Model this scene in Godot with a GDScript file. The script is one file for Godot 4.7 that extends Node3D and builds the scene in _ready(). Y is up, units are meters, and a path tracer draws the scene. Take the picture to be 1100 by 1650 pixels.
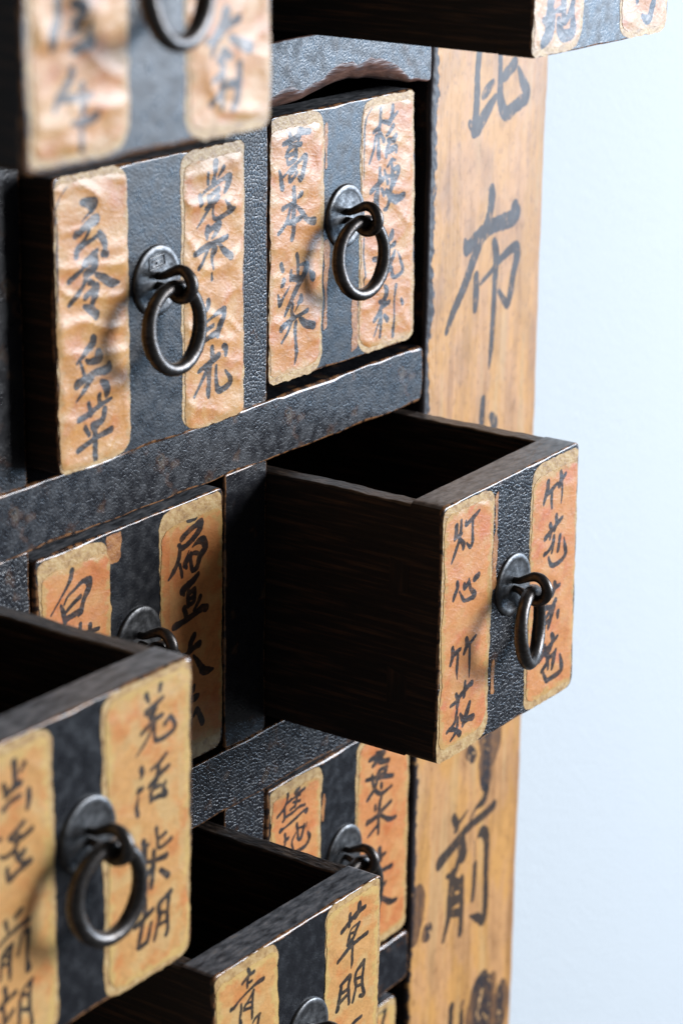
extends Node3D

const MM := 0.001
# brush writing, paper cracks and painted shadow of peeled edges: strokes as points «x,y,width» in tenths of a millimetre on their drawer front or board, drawer by drawer
const INK_AND_SHADE := {
	"B1L": [
		"171,1176,22 209,1170,40 241,1158,53 235,1138,35",
		"224,1125,13 196,1111,11 171,1092,4",
		"129,1050,26 134,1038,26 190,1069,31 245,1089,40 261,1090,40",
		"211,1054,18 185,1011,20 138,976,26 135,955,31",
		"138,972,31 188,993,22 265,1017,18 282,1032,13",
		"282,1028,27 309,998,36 322,967,27 316,953,23",
		"269,954,18 241,933,36 191,912,36 174,904,27",
		"308,936,32 330,929,27",
		"246,932,49 245,885,40 190,865,36",
		"163,888,22 86,851,26",
		"195,857,27 166,811,22 94,758,27 83,749,13",
		"261,852,18 305,830,32 360,798,37 411,792,11",
		"216,827,27 243,815,22",
		"260,794,45 236,735,32",
		"187,766,27 237,790,23",
		"180,727,18 224,704,36 257,676,41",
		"230,578,34 233,558,39 179,529,29 119,490,14",
		"142,485,14 170,427,22",
		"264,504,39 270,482,39 207,479,24 178,493,14",
		"332,445,25 320,424,39 236,425,24 176,410,29 122,397,39",
		"217,409,29 156,354,22 114,319,6",
		"273,381,15 306,354,39 317,319,35 314,305,15",
		"263,318,25 271,280,25",
		"347,286,15 268,269,22 195,248,27 124,236,24",
		"193,297,20 210,245,27",
		"303,244,30 284,200,30 218,195,22",
		"170,193,24 199,154,20",
		"224,185,30 254,186,30",
		"344,145,30 265,135,22 186,116,25 123,99,24",
		"235,174,30 237,121,30 235,47,30 241,34,20",
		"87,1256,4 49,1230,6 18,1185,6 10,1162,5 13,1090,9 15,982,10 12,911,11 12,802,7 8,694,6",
	],
	"B1R": [
		"1089,1217,34 1081,1176,27",
		"1029,1180,14 1035,1129,18",
		"1081,1172,14 1075,1134,32",
		"1145,1185,27 1110,1150,11",
		"994,1081,7 1017,1099,14 1086,1121,20 1156,1136,18 1191,1135,37 1180,1104,37 1156,1075,18",
		"977,1080,27 980,1048,27 974,1035,9",
		"1110,1093,27 1069,1081,20 1046,1070,18",
		"1034,1068,23 1040,1039,27",
		"1104,1061,23 1057,1036,32 1017,1021,20",
		"1046,1024,18 1000,977,16 954,940,5",
		"1069,1034,14 1069,984,14 1086,962,18 1139,966,23 1203,985,28 1227,994,5",
		"1153,1043,5 1180,1007,23 1197,989,32",
		"1034,928,32 1028,882,18",
		"1028,908,32 1069,923,23 1115,930,41 1092,897,23 1057,874,5",
		"1174,866,23 1103,856,23 1034,845,32 936,826,25",
		"1036,834,18 1004,792,21 964,756,23",
		"1109,844,12 1156,803,28 1198,774,33",
		"1080,819,37 1065,789,21 1071,734,9",
		"1062,717,9 1065,687,16",
		"1036,593,29 1036,568,29 1002,543,17 987,527,10",
		"1011,491,10 1082,520,17 1143,534,29 1150,519,34 1119,467,34 1100,420,25",
		"1011,457,17 1069,472,20",
		"989,407,24 1044,423,24 1094,433,29",
		"1063,372,20 1063,330,29",
		"1106,325,30 1050,301,29 964,276,19",
		"1044,290,29 995,234,20 930,164,15",
		"1044,290,29 1038,217,25 1031,160,30 1037,141,15",
		"1090,277,15 1090,206,22 1100,168,30 1131,154,30 1200,179,30 1156,243,10",
		"1143,362,25 1162,345,30 1159,318,20",
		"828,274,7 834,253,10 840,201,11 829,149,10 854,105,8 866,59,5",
	],
	"B2L": [
		"316,1216,25 277,1219,25 238,1226,35 212,1205,25 155,1190,30 104,1181,20",
		"154,1224,20 161,1193,25 155,1171,20",
		"238,1224,35 226,1192,25",
		"245,1163,22 181,1164,25 143,1142,22 124,1118,12",
		"207,1134,30 208,1099,25 150,1081,20 137,1113,15",
		"150,1119,17 201,1127,20",
		"71,1057,12 90,1017,25 103,973,30 110,961,15",
		"100,1019,12 163,1052,12 227,1077,15 279,1101,23 292,1091,35 273,1040,30 248,994,30 228,1008,10",
		"208,1057,25 183,1038,20 157,1026,20 164,995,20 190,1006,20 215,1029,20",
		"197,955,25 198,874,33 193,798,30 194,744,30 184,714,30",
		"256,920,30 230,908,15",
		"108,869,25 153,881,17 198,890,18",
		"166,864,20 141,810,20 103,774,20 68,754,20",
		"218,868,13 264,830,25 311,783,25 364,771,36",
		"128,797,15 186,795,30 258,803,25",
		"98,597,25 112,567,23",
		"116,516,28 106,498,25 92,487,6",
		"71,453,10 88,403,30 101,420,20 133,454,15 165,483,4",
		"225,626,23 235,596,23 230,519,20",
		"177,552,20 171,510,20",
		"248,571,10 308,568,21 302,546,41 269,504,31 204,441,31 166,389,25 131,340,15",
		"177,520,30 263,497,31",
		"332,525,13 356,497,41 363,479,21",
		"258,411,26 264,394,23 238,379,13 212,344,5",
		"192,388,13 186,349,23 206,310,23",
		"228,385,8 258,407,18",
		"312,333,23 239,319,18 174,304,23 102,282,30 102,267,15",
		"187,310,31 161,263,20 103,209,13",
		"253,305,18 300,268,36 360,248,37 371,234,10",
		"223,287,23 217,244,23 222,183,21 229,130,26 216,78,8",
	],
	"B2R": [
		"928,1249,21 926,1209,19 921,1163,27 872,1141,21",
		"1038,1251,24 1033,1204,32 1013,1171,32",
		"927,1189,13 998,1173,24",
		"1083,1214,16 1027,1181,21",
		"1049,1150,27 1021,1130,24 990,1110,19",
		"922,1143,27 916,1092,21 915,1036,32 923,1001,21",
		"894,1118,21 875,1065,19 858,1028,21 835,987,13",
		"936,1125,16 966,1085,24",
		"1073,1099,24 1017,1066,24 982,1027,22 983,1003,22",
		"1002,1084,21 1059,1073,24",
		"1068,1039,32 1032,1032,32 1004,1020,16",
		"1075,1034,27 1076,1014,16",
		"928,950,21 930,902,27 917,859,27 912,800,27 921,746,24",
		"959,893,27 854,840,27",
		"897,822,21 885,759,16",
		"946,843,16 969,811,24",
		"1071,973,11 1034,976,22 999,952,16",
		"971,936,13 1002,867,24",
		"1035,963,16 1044,914,27 1039,854,33 1026,803,24 1007,740,27 975,733,14",
		"1044,922,16 1094,931,27 1095,898,27 1061,854,27",
		"994,901,16 1081,892,16",
		"990,828,22 1027,799,33 1078,770,44 1151,780,33",
		"1055,608,27 1049,586,39 1028,565,22",
		"1080,540,28 1051,532,22 1029,527,11",
		"890,491,22 919,486,27 1023,491,22",
		"1081,498,22 1047,450,33 1026,412,28",
		"1055,415,22 1064,377,25 1094,363,19 1159,385,22 1143,434,20 1111,493,8",
		"989,336,14 1012,307,33 989,253,39 945,261,11",
		"1040,239,25 982,229,28",
		"975,226,28 940,187,25 905,165,22",
		"969,198,25 967,136,22 962,74,22",
		"955,163,17 904,81,8",
		"999,176,19 1029,149,28",
		"1099,316,25 1090,280,17 1088,239,14 1091,154,11 1086,92,22 1084,54,25",
		"1151,235,17 1166,211,25",
		"854,1262,4 820,1234,7 802,1209,13 793,1167,14 792,1108,12 790,1049,8 789,989,5 790,910,4",  # shadow between the two papers, painted black where the upper one peels
		"803,614,9 800,537,12 808,475,11 816,420,12 803,398,9 811,368,4",  # lower run of the same painted shadow gap
	],
	"C1R": [
		"1060,1241,30 1091,1241,36 1114,1241,31",
		"1009,1160,35 1053,1181,30 1098,1194,28 1155,1204,36 1148,1176,41 1110,1145,36 1065,1124,31 1015,1113,28 984,1134,18",
		"993,1131,25 993,1086,28 977,1045,30 946,1009,30 908,980,10",
		"996,1032,18 1008,991,23 1011,969,20",
		"1091,1097,8 1135,1113,31 1173,1107,41 1186,1066,41 1147,1035,36 1125,987,34 1090,976,21",
		"1065,1083,8 1027,1031,20 1033,1013,20",
		"1059,1051,31 1040,1023,28 1046,1005,20",
		"1078,1067,23 1077,1030,26 1087,985,23",
		"1078,1063,20 1109,1062,21 1135,1051,21",
		"1131,948,28 1096,928,36 1045,909,41 1013,898,41 1026,873,15",
		"1057,877,28 1054,840,28 1057,810,26",
		"1064,871,26 1102,880,28 1102,851,31 1095,819,26 1063,812,23",
		"1063,841,21 1095,845,21",
		"1146,830,31 1127,806,26 1101,775,21",
		"1025,806,31 1038,769,31",
		"1194,758,37 1159,767,39 1095,752,31 1012,739,33 949,733,38",
		"1100,644,36 1075,618,42 1055,569,31 978,496,21",
		"1139,590,37 1094,583,31 1061,567,21 985,566,26",
		"1093,544,13 1138,487,32 1170,443,45 1210,430,37 1252,426,8",
		"1099,384,21 1092,364,29",
		"1131,326,21 1105,321,37 1008,315,26",
		"1072,302,21 1008,224,21 1072,224,21 1098,237,19 1117,257,27 1143,213,35 1163,172,35",
	],
	"C1L": [
		"226,1220,33 219,1194,28 189,1154,19 142,1108,12 81,1048,9",
		"170,1076,12 194,1109,14 240,1128,17 299,1151,22 339,1139,43 338,1107,39 308,1071,31 290,1036,31 283,1010,29 266,999,19",
		"147,1078,14 163,1038,29 176,993,29",
		"186,1039,19 227,1063,24 279,1084,24",
		"185,1003,29 231,1009,29 283,1018,29",
		"276,951,24 262,882,22",
		"339,928,29 338,859,20",
		"165,912,19 398,894,20",
	],
	"C2L": [
		"116,1204,28 115,1167,31 102,1138,17",
		"156,1221,20 155,1173,22 139,1119,28 109,1061,25 83,1024,8",
		"105,1145,22 163,1154,20",
		"157,1122,23 185,1094,28 186,1075,23",
		"318,1230,17 278,1211,26 205,1189,25 201,1207,14",
		"264,1203,20 265,1127,23 267,1084,28 250,1064,23 211,1095,11",
		"136,915,23 141,884,28 114,845,28 111,829,17",
		"161,861,11 193,818,20 213,800,17 265,797,23 302,807,35 262,849,23 244,901,14",
		"238,881,29 209,869,31 200,888,23",
		"297,890,35 327,898,35",
		"112,585,24 118,547,36 101,503,24",
		"187,557,21 149,551,30 110,536,18",
		"165,537,24 161,471,27 164,408,7",
		"236,598,24 246,566,36 224,527,27",
		"320,586,21 274,562,24 243,549,18",
		"271,544,21 275,461,21 274,382,6",
		"237,369,24 233,297,25",
		"302,343,31 278,342,31 209,314,28 170,291,24 112,283,18",
		"160,330,18 178,293,34 172,258,24",
		"169,238,24 153,182,24 84,153,18",
		"183,199,18 171,139,28 122,99,15",
		"107,161,24 155,145,24 204,105,34",
		"284,244,28 263,200,43 234,150,31 230,142,12",
		"202,211,18 224,181,31",
		"321,157,37 281,162,31 233,155,25",
	],
	"C2R": [
		"971,1210,33 967,1167,39 942,1119,28 936,1096,8",
		"1063,1179,22 1020,1162,28 969,1143,19",
		"1014,1148,28 1014,1100,25 1021,1062,17",
		"1096,1234,25 1103,1205,34 1087,1165,34",
		"1144,1211,25 1108,1188,28 1079,1171,22",
		"1113,1166,17 1115,1106,17 1110,1067,11",
		"1070,1009,28 1073,972,34 1057,932,20",
		"1129,982,23 1074,960,28 1023,937,31 965,913,34",
		"1009,977,28 1023,942,31 1015,899,20",
		"1052,901,28 1044,863,34 994,833,23 964,829,28",
		"1058,876,17 1040,820,20",
		"1114,889,28 1101,815,28",
		"1008,800,17 1030,758,25 1069,743,26 1145,750,26 1181,777,34 1165,826,26 1154,870,7",
		"1077,647,25 1087,622,38 1066,579,25",
		"1134,618,22 1072,608,28 1009,564,31",
		"1012,621,31 1023,586,38",
		"1094,543,35 1047,503,28 1007,474,25",
		"1079,516,38 1044,436,38 1034,405,16",
		"1003,529,31 1062,516,25",
		"1125,470,38 1127,442,19",
		"1010,446,25 1051,452,25",
		"1071,364,29 1086,332,38 1060,285,29",
		"1132,336,22 1054,305,32 1006,284,38 954,254,32",
		"1003,321,25 1024,269,32",
		"1041,259,38 1036,219,32 988,189,29",
		"1047,239,25 1052,182,22",
		"1121,261,26 1103,221,38 1090,170,22",
		"1051,237,25 1109,251,26",
		"997,181,22 1035,123,26 1069,117,26 1179,128,32 1185,163,39 1167,224,16",
	],
	"C0R": [
		"1114,1245,28 1108,1226,21",
		"1027,1231,26 1039,1201,21",
		"1126,1190,18 1069,1174,23 1025,1159,31",
		"1082,1170,31 1056,1131,31 1044,1144,26",
		"1126,1117,21 1069,1110,23 993,1080,18",
		"1075,1116,21 1030,1046,18 964,996,10",
		"1075,1099,21 1074,1048,18 1086,1020,21 1143,1019,21 1201,1039,26 1176,1091,21 1138,1073,21",
		"991,930,31 996,910,26 984,893,10",
		"995,845,21 970,837,21 974,849,21",
		"973,819,10 960,780,23 966,743,26",
		"1146,944,18 1104,920,21 1053,907,16",
		"1161,886,24 1103,868,24 1039,838,26",
		"1097,900,26 1084,853,32 1071,831,21",
		"1048,809,21 1051,773,26",
		"1051,777,21 1102,776,24 1141,770,27 1128,797,26 1141,823,19",
		"1064,820,21 1115,819,16",
		"998,612,32 1004,579,32 1009,524,26",
		"1029,591,16 998,586,21",
		"1078,644,21 1084,593,19 1093,553,16 1138,554,19 1171,564,22",
		"1139,603,19 1093,593,16",
		"1061,548,27 1060,490,32 1046,411,27 1046,393,16",
		"1141,499,30 1073,507,21 1003,522,16",
		"1104,450,21 1149,410,32",
		"1047,482,21 1008,448,24",
		"1004,365,21 1006,310,29 986,251,27 959,167,27",
		"1051,296,24 999,277,29 941,260,21",
		"1043,240,19 1030,205,22 1017,169,27 965,160,24",
		"1165,331,27 1122,316,22 1089,298,27 1095,246,27 1075,190,22 1062,155,19",
		"1155,321,24 1144,253,22 1147,178,22 1137,150,27",
		"1095,259,22 1138,255,16",
		"1095,209,19 1134,211,16",
	],
	"C0L": [
		"264,1220,29 268,1173,29 266,1127,29",
		"320,1196,22 296,1167,12",
		"295,1125,29 249,1117,24 214,1096,19",
		"204,1150,19 220,1106,29",
		"293,1075,19 241,1069,22 200,1050,24",
		"339,1079,29 338,1041,29 328,1011,20",
		"306,964,20 270,943,22 230,925,22",
		"351,921,22 298,907,25 240,912,15",
		"275,916,24 256,872,22 204,858,19 171,875,10",
		"307,847,25 278,829,34 261,857,20",
		"213,807,20 220,761,29 270,776,22 340,791,25",
		"282,805,15 340,796,20",
		"173,942,19 184,938,14",
		"282,613,23 250,596,23",
		"195,595,23 203,557,15",
		"322,559,22 275,551,18 206,535,17 155,512,15",
		"223,490,27 176,469,19 156,371,16",
		"223,494,23 211,426,23 210,354,16",
		"167,463,19 203,454,19",
		"170,427,16 202,423,16",
		"278,505,14 257,441,18 255,432,12",
		"278,511,10 315,516,24 311,453,20 306,395,16 310,356,36",
		"180,326,23 183,290,23 163,250,22",
		"237,286,22 186,271,20 145,255,20",
		"331,301,20 283,279,16 263,239,20 251,147,20",
		"324,293,20 313,206,20 322,114,20",
		"269,261,16 315,241,16",
		"267,199,16 312,182,20",
		"171,236,20 169,184,20",
		"221,216,20 197,199,20 174,182,16",
	],
	"D1L": [
		"243,1257,21 252,1241,23 238,1207,19 238,1172,15",
		"287,1230,19 243,1226,19 202,1207,17",
		"271,1192,15 238,1191,15",
		"361,1161,23 317,1162,23 262,1153,15 188,1133,13 143,1113,21 120,1112,21",
		"193,1106,15 193,1071,21 184,1032,15",
		"285,1133,21 253,1104,15 216,1080,17",
		"285,1130,17 276,1065,19 276,999,15",
		"225,1091,13 271,1086,11",
		"216,1067,17 271,1057,15",
		"189,1020,23 193,1002,19 175,954,15",
		"332,995,19 300,988,15 281,971,10",
		"328,994,19 319,951,19 310,891,15",
	],
	"D1R": [
		"1121,1222,33 1119,1189,36 1089,1162,22",
		"1167,1188,25 1112,1183,28 1051,1165,30 980,1134,27",
		"1043,1198,25 1038,1140,22",
		"1121,1122,20 1094,1094,25 1074,1063,22 1030,1047,25",
		"1121,1124,14 1059,1118,11 1039,1087,17 1026,1048,22",
		"1039,1074,22 1053,1094,14 1087,1086,14",
		"1189,1041,23 1110,1035,22 1041,1025,22 949,990,25",
		"1068,1044,19 1063,985,20 1064,940,22 1058,908,6",
		"977,846,22 971,809,31 958,766,25 949,735,33",
		"970,854,19 1045,869,31 1040,818,25 1045,727,22",
		"978,806,19 1033,808,20",
		"972,765,22 1034,781,20",
		"1162,897,34 1107,873,22 1094,838,23 1103,790,23 1077,722,20",
		"1166,887,23 1155,812,23 1159,765,23 1168,721,28 1133,728,17",
		"1102,831,17 1151,822,17",
		"1103,790,17 1152,782,17",
		"1154,608,17 1087,601,23 1067,588,23",
		"837,974,8 832,946,16 842,898,13 836,857,19 844,796,13 853,744,11 856,707,9",  # not writing: shadow under the peeled left edge, painted in black
	],
	"E2R": [
		"1154,1276,34 1104,1267,24 1083,1261,17",
		"1146,1269,34 1130,1223,31 1115,1177,31 1109,1105,27",
	],
	"D2L": [
		"169,1246,24 166,1215,20 139,1176,20 80,1149,20",
		"142,1171,20 143,1118,22 129,1105,18",
		"265,1246,27 232,1233,18 248,1217,16",
		"315,1226,20 282,1222,20 254,1218,18",
		"248,1234,20 249,1199,20 233,1152,18",
		"199,1203,20 172,1195,13 238,1207,13 276,1206,18",
		"216,1183,13 277,1171,18",
		"194,1148,16 238,1157,13",
		"322,1131,18 272,1137,18 217,1126,16 162,1121,18",
		"334,1093,36 306,1099,13 251,1085,18 196,1073,18 146,1064,11 108,1060,31",
		"147,1024,22 150,977,22 121,928,18",
		"175,992,20 142,987,18",
		"251,1045,22 260,999,22 264,954,20",
		"241,995,13 208,958,18 220,907,18",
		"318,1016,23 308,988,23 286,946,23 258,964,18",
		"341,1022,9 335,999,9",
		"350,961,18 365,923,32 337,893,23 298,887,23 231,888,22",
		"252,1016,13 313,1011,14",
	],
	"D2R": [
		"1059,1169,36 990,1187,27",
		"1002,1168,40 923,1169,27",
		"1037,1156,45 958,1125,27",
		"1107,1104,32 1027,1125,36",
		"1091,1071,27 1064,1035,41 1007,1042,36",
		"1097,1072,23 1028,1076,27 995,1053,27",
		"1152,997,27 1030,1034,32 893,1062,22",
		"1017,1073,27 975,984,27 908,938,27",
		"949,1070,22 962,1009,27 998,954,27 1056,926,27 1142,940,18",
		"1037,989,27 1044,966,27",
		"1046,909,27 1030,872,32 1021,777,27 1022,695,23",
		"1140,846,28 1083,831,27",
		"984,875,27 990,852,27",
		"1071,829,27 1003,805,27 912,800,36",
		"1038,802,18 1120,746,32 1191,734,23",
		"1017,750,23 921,713,18",
		"1033,595,37 1047,525,37",
		"1093,547,28 1035,544,32",
		"1161,444,33 1073,450,28 992,454,28",
		"1100,364,28 1077,356,28 960,374,28",
		"1051,431,32 962,316,28",
		"1079,275,28 1151,224,38 1217,211,24",
	],
	"A0L": [
		"168,562,29 166,495,29 141,458,43 134,408,24",
		"240,540,29 288,524,39 275,493,29 244,476,29",
		"280,457,12 201,441,15",
		"330,464,20 323,429,20",
		"328,409,40 242,389,30",
		"228,327,25 227,303,30 164,238,25 145,200,15",
		"281,273,25 280,204,27 272,144,20 270,63,23",
		"347,168,30 297,153,25 223,155,15",
		"164,242,29 213,236,25 324,236,20",
	],
	"A0R": [
		"1052,446,37 1039,398,47 985,350,42 964,299,21",
		"1120,411,32 1045,389,32",
		"938,347,21 971,352,21",
		"1079,349,21 1134,323,37 1183,306,43",
		"1079,283,21 1039,300,37",
		"1011,278,26 1039,250,21 1005,221,21 971,208,16",
		"1121,250,27 1121,183,32 1107,122,32 1087,100,22",
		"1032,235,26 1025,173,27 1025,111,21",
		"1066,190,32 1114,184,27",
		"1039,176,16 964,127,21",
	],
	"A2L": [
		"165,267,54 151,205,54 161,159,81 153,103,72 112,69,54",
		"98,165,18 136,155,54",
		"268,258,45 277,149,32 303,146,28 349,213,37",
		"209,193,18 260,201,36",
		"232,153,27 248,107,46 283,78,46 360,90,56 353,161,28 364,186,18",
	],
	"A2R": [
		"1105,175,40 1085,102,45 1059,77,40 1006,99,20",
		"947,185,25 949,171,25",
	],
	"BDR": [
		"454,6647,54 443,6531,54 444,6400,63 429,6238,73",
		"377,6284,36 430,6225,46",
		"602,6474,37 542,6435,64 506,6413,36",
		"633,6391,37 561,6334,73 466,6253,82 431,6218,36",
		"668,6625,46 678,6472,55 685,6372,65 741,6292,75 843,6320,66 957,6367,76 898,6454,57 854,6526,19",
		"813,6550,65 740,6505,65 690,6478,37",
		"622,5892,60 626,5831,78 592,5724,72 488,5585,78 370,5405,65 266,5277,59 208,5183,35",
		"870,5759,74 874,5706,86 643,5690,78 484,5646,89 390,5610,71 364,5657,24",
		"489,5437,54 494,5348,66 491,5260,48",
		"540,5392,24 643,5436,30 755,5496,43 886,5536,56 915,5486,75 880,5376,62 854,5264,62 823,5225,50 734,5313,25",
		"666,5599,49 696,5515,67 690,5357,55 679,5136,52 671,5003,50 658,4888,12",
		"606,4718,50 601,4655,62 598,4574,50 597,4455,50",
		"696,4606,44 733,4552,70 703,4494,51",
		"792,2284,64 763,2229,57 682,2211,25 621,2159,13",
		"440,2236,56 476,2167,56 461,2144,31",
		"491,2180,31 584,2229,13",
		"883,2156,58 785,2135,51 591,2113,51 450,2054,63 295,2002,80",
		"530,2042,88 551,1958,89",
		"504,1939,57 460,1871,50 380,1884,25",
		"444,1868,75 435,1728,95 410,1595,57 361,1477,38",
		"544,1799,57 553,1632,51 547,1451,58",
		"447,1819,76 513,1773,63",
		"437,1689,76 518,1685,51",
		"457,1614,51 539,1590,51",
		"688,1837,51 687,1722,49 676,1620,45",
		"711,2011,19 759,2030,64 812,1962,71 816,1767,59 830,1538,66 812,1427,66 743,1466,52 650,1515,10",
		"678,2004,10 687,1857,10",
		"475,977,60 472,903,55 474,743,55",
		"591,891,45 602,683,56",
	],
	"BDS": [
		"768,2668,151 823,2575,190 810,2523,165 765,2454,114 787,2362,102",
		"579,2604,62 629,2559,62",
		"824,1006,102 800,932,170 779,814,227 787,682,228",
		"942,962,69 888,892,171",
		"1050,863,69 1044,736,174 961,662,231",
		"601,954,33 588,934,22",
		"67,1907,61 70,1831,134 59,1742,122 48,1634,86",
		"173,1609,74",
		"188,1603,84 162,1598,63",
	],
}
var mat := {}
var rng := RandomNumberGenerator.new()
var soft := FastNoiseLite.new()
var fine := FastNoiseLite.new()
var smoothn := FastNoiseLite.new()
var plate_mesh: ArrayMesh
var staple_mesh: ArrayMesh
var ring_mesh: ArrayMesh
var relief_mesh: ArrayMesh


func _ready() -> void:
	rng.seed = 11
	# ---- camera, light, exposure
	var cam := Camera3D.new()
	cam.name = "camera"
	add_child(cam)
	cam.position = Vector3(-0.93874, 0.36111, 0.69345)
	cam.rotation = Vector3(-0.317111, -0.964953, 0.015352)
	var lens := CameraAttributesPhysical.new()
	lens.frustum_focal_length = 58.216
	lens.frustum_focus_distance = 1.19
	lens.exposure_aperture = 5.4
	lens.frustum_near = 0.05
	lens.frustum_far = 60.0
	cam.attributes = lens
	cam.fov = 23.2946
	cam.near = 0.05
	cam.far = 60.0
	cam.current = true

	var env := Environment.new()
	env.background_mode = Environment.BG_COLOR
	env.background_color = Color(0.088, 0.092, 0.098).linear_to_srgb()
	env.tonemap_mode = Environment.TONE_MAPPER_LINEAR
	env.tonemap_exposure = 1.0
	env.sdfgi_enabled = true
	env.ssao_enabled = true
	env.ssil_enabled = true
	var we := WorldEnvironment.new()
	we.name = "world_environment"
	we.environment = env
	add_child(we)

	var win := AreaLight3D.new()  # the daylight window of the room, to the right of the cabinet's front
	win.name = "window_light"
	win.area_size = Vector2(2.1, 2.3)
	win.area_normalize_energy = true
	win.light_energy = 46.0
	win.light_color = Color(0.96, 0.975, 1.0)
	win.shadow_enabled = true
	win.area_range = 12.0
	add_child(win)
	win.look_at_from_position(Vector3(3.6, 0.98, 3.4), Vector3(0.0, -0.05, 0.0))

	var side := AreaLight3D.new()  # added light from the right for sheen on the lacquer, no known source
	side.name = "added_sheen_light"
	side.area_size = Vector2(1.6, 1.8)
	side.area_normalize_energy = true
	side.light_energy = 7.0
	side.light_color = Color(0.72, 0.86, 1.0)
	side.shadow_enabled = true
	side.area_range = 12.0
	add_child(side)
	side.look_at_from_position(Vector3(3.1, 0.1, 1.9), Vector3(0.0, -0.05, 0.0))

	# ---- surfaces
	soft.seed = 5
	soft.frequency = 1.0
	soft.fractal_octaves = 2
	smoothn.seed = 77
	smoothn.frequency = 1.0
	smoothn.fractal_type = FastNoiseLite.FRACTAL_NONE
	fine.seed = 9
	fine.frequency = 1.0
	fine.fractal_octaves = 3
	make_materials()
	make_hardware()

	# ---- the setting and the cabinet
	make_wall()
	make_cabinet()

	# ---- drawers: name, origin in mm (lower left of the front), pull, four corners, ...
	make_drawers()


# ------------------------------------------------------------------ helpers
func bodyname(called: String) -> String:
	if not has_node(NodePath(called)):
		return called
	var n := 1
	while has_node(NodePath("%s_%03d" % [called, n])):
		n += 1
	return "%s_%03d" % [called, n]


func thing(called: String, label: String, category: String, at: Vector3, group := "") -> Node3D:
	var o := Node3D.new()
	o.name = bodyname(called)
	add_child(o)
	o.position = at
	o.set_meta("label", label)
	o.set_meta("category", category)
	if group:
		o.set_meta("group", group)
	return o


func part(called: String, mesh: Mesh, parent: Node, at := Vector3.ZERO) -> MeshInstance3D:
	var o := MeshInstance3D.new()
	o.name = called
	o.mesh = mesh
	o.position = at
	parent.add_child(o, true)
	return o


func surf() -> SurfaceTool:
	var st := SurfaceTool.new()
	st.begin(Mesh.PRIMITIVE_TRIANGLES)
	return st


func tri(st: SurfaceTool, p: Array, n: Array, uv := []) -> void:
	var a: Vector3 = p[0]
	var b: Vector3 = p[1]
	var c: Vector3 = p[2]
	var face := (b - a).cross(c - a)
	var order := [0, 1, 2] if face.dot(n[0] + n[1] + n[2]) < 0.0 else [0, 2, 1]
	for k in order:
		st.set_normal(n[k])
		if uv.size():
			st.set_uv(uv[k])
		st.add_vertex(p[k])


func quad(st: SurfaceTool, a: Vector3, b: Vector3, c: Vector3, d: Vector3, na: Vector3, nb: Vector3, nc: Vector3, nd: Vector3) -> void:
	tri(st, [a, b, c], [na, nb, nc])
	tri(st, [a, c, d], [na, nc, nd])


func box_mesh(lo: Vector3, hi: Vector3, m: Material, bevel := 0.0008) -> ArrayMesh:
	# a box whose twelve edges are chamfered
	var st := surf()
	var c := (lo + hi) * 0.5
	var h := (hi - lo) * 0.5
	var axes := [Vector3.RIGHT, Vector3.UP, Vector3.BACK]
	for i in 3:
		for s in [-1.0, 1.0]:
			var u: Vector3 = axes[(i + 1) % 3]
			var v: Vector3 = axes[(i + 2) % 3]
			var n: Vector3 = axes[i] * s
			var o: Vector3 = c + n * h[i]
			var hu: Vector3 = u * (h[(i + 1) % 3] - bevel)
			var hv: Vector3 = v * (h[(i + 2) % 3] - bevel)
			quad(st, o - hu - hv, o + hu - hv, o + hu + hv, o - hu + hv, n, n, n, n)
			for t in [-1.0, 1.0]:  # the chamfer between this face and the next
				var n2: Vector3 = u * t
				var e1: Vector3 = o + hu * t
				var e2: Vector3 = c + n2 * h[(i + 1) % 3] + n * (h[i] - bevel)
				var nn := (n + n2).normalized()
				quad(st, e1 - hv, e1 + hv, e2 + hv, e2 - hv, nn, nn, nn, nn)
	st.set_material(m)
	return st.commit()


func outline(corners: Array, radii: Array, step: float, wob: float, sd: float) -> PackedVector2Array:
	# corners run anticlockwise from the lower left; each is rounded by its radius, and the edges wander a little
	var raw := PackedVector2Array()
	for i in 4:
		var p: Vector2 = corners[i]
		var a: Vector2 = corners[(i + 3) % 4]
		var b: Vector2 = corners[(i + 1) % 4]
		var r: float = radii[i]
		var s: Vector2 = p + (a - p).normalized() * r
		var e: Vector2 = p + (b - p).normalized() * r
		for k in 5:
			var t := k / 4.0
			raw.append(s.lerp(p, t).lerp(p.lerp(e, t), t))
		var far: Vector2 = b + (p - b).normalized() * float(radii[(i + 1) % 4])
		var n := maxi(1, int(e.distance_to(far) / step))
		for k in range(1, n):
			raw.append(e.lerp(far, float(k) / n))
	var out := PackedVector2Array()
	for p in raw:
		out.append(p + Vector2(soft.get_noise_2d(p.x * 0.05 + sd, p.y * 0.05), soft.get_noise_2d(p.x * 0.05, p.y * 0.05 + sd + 40.0)) * wob)
	return out


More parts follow.
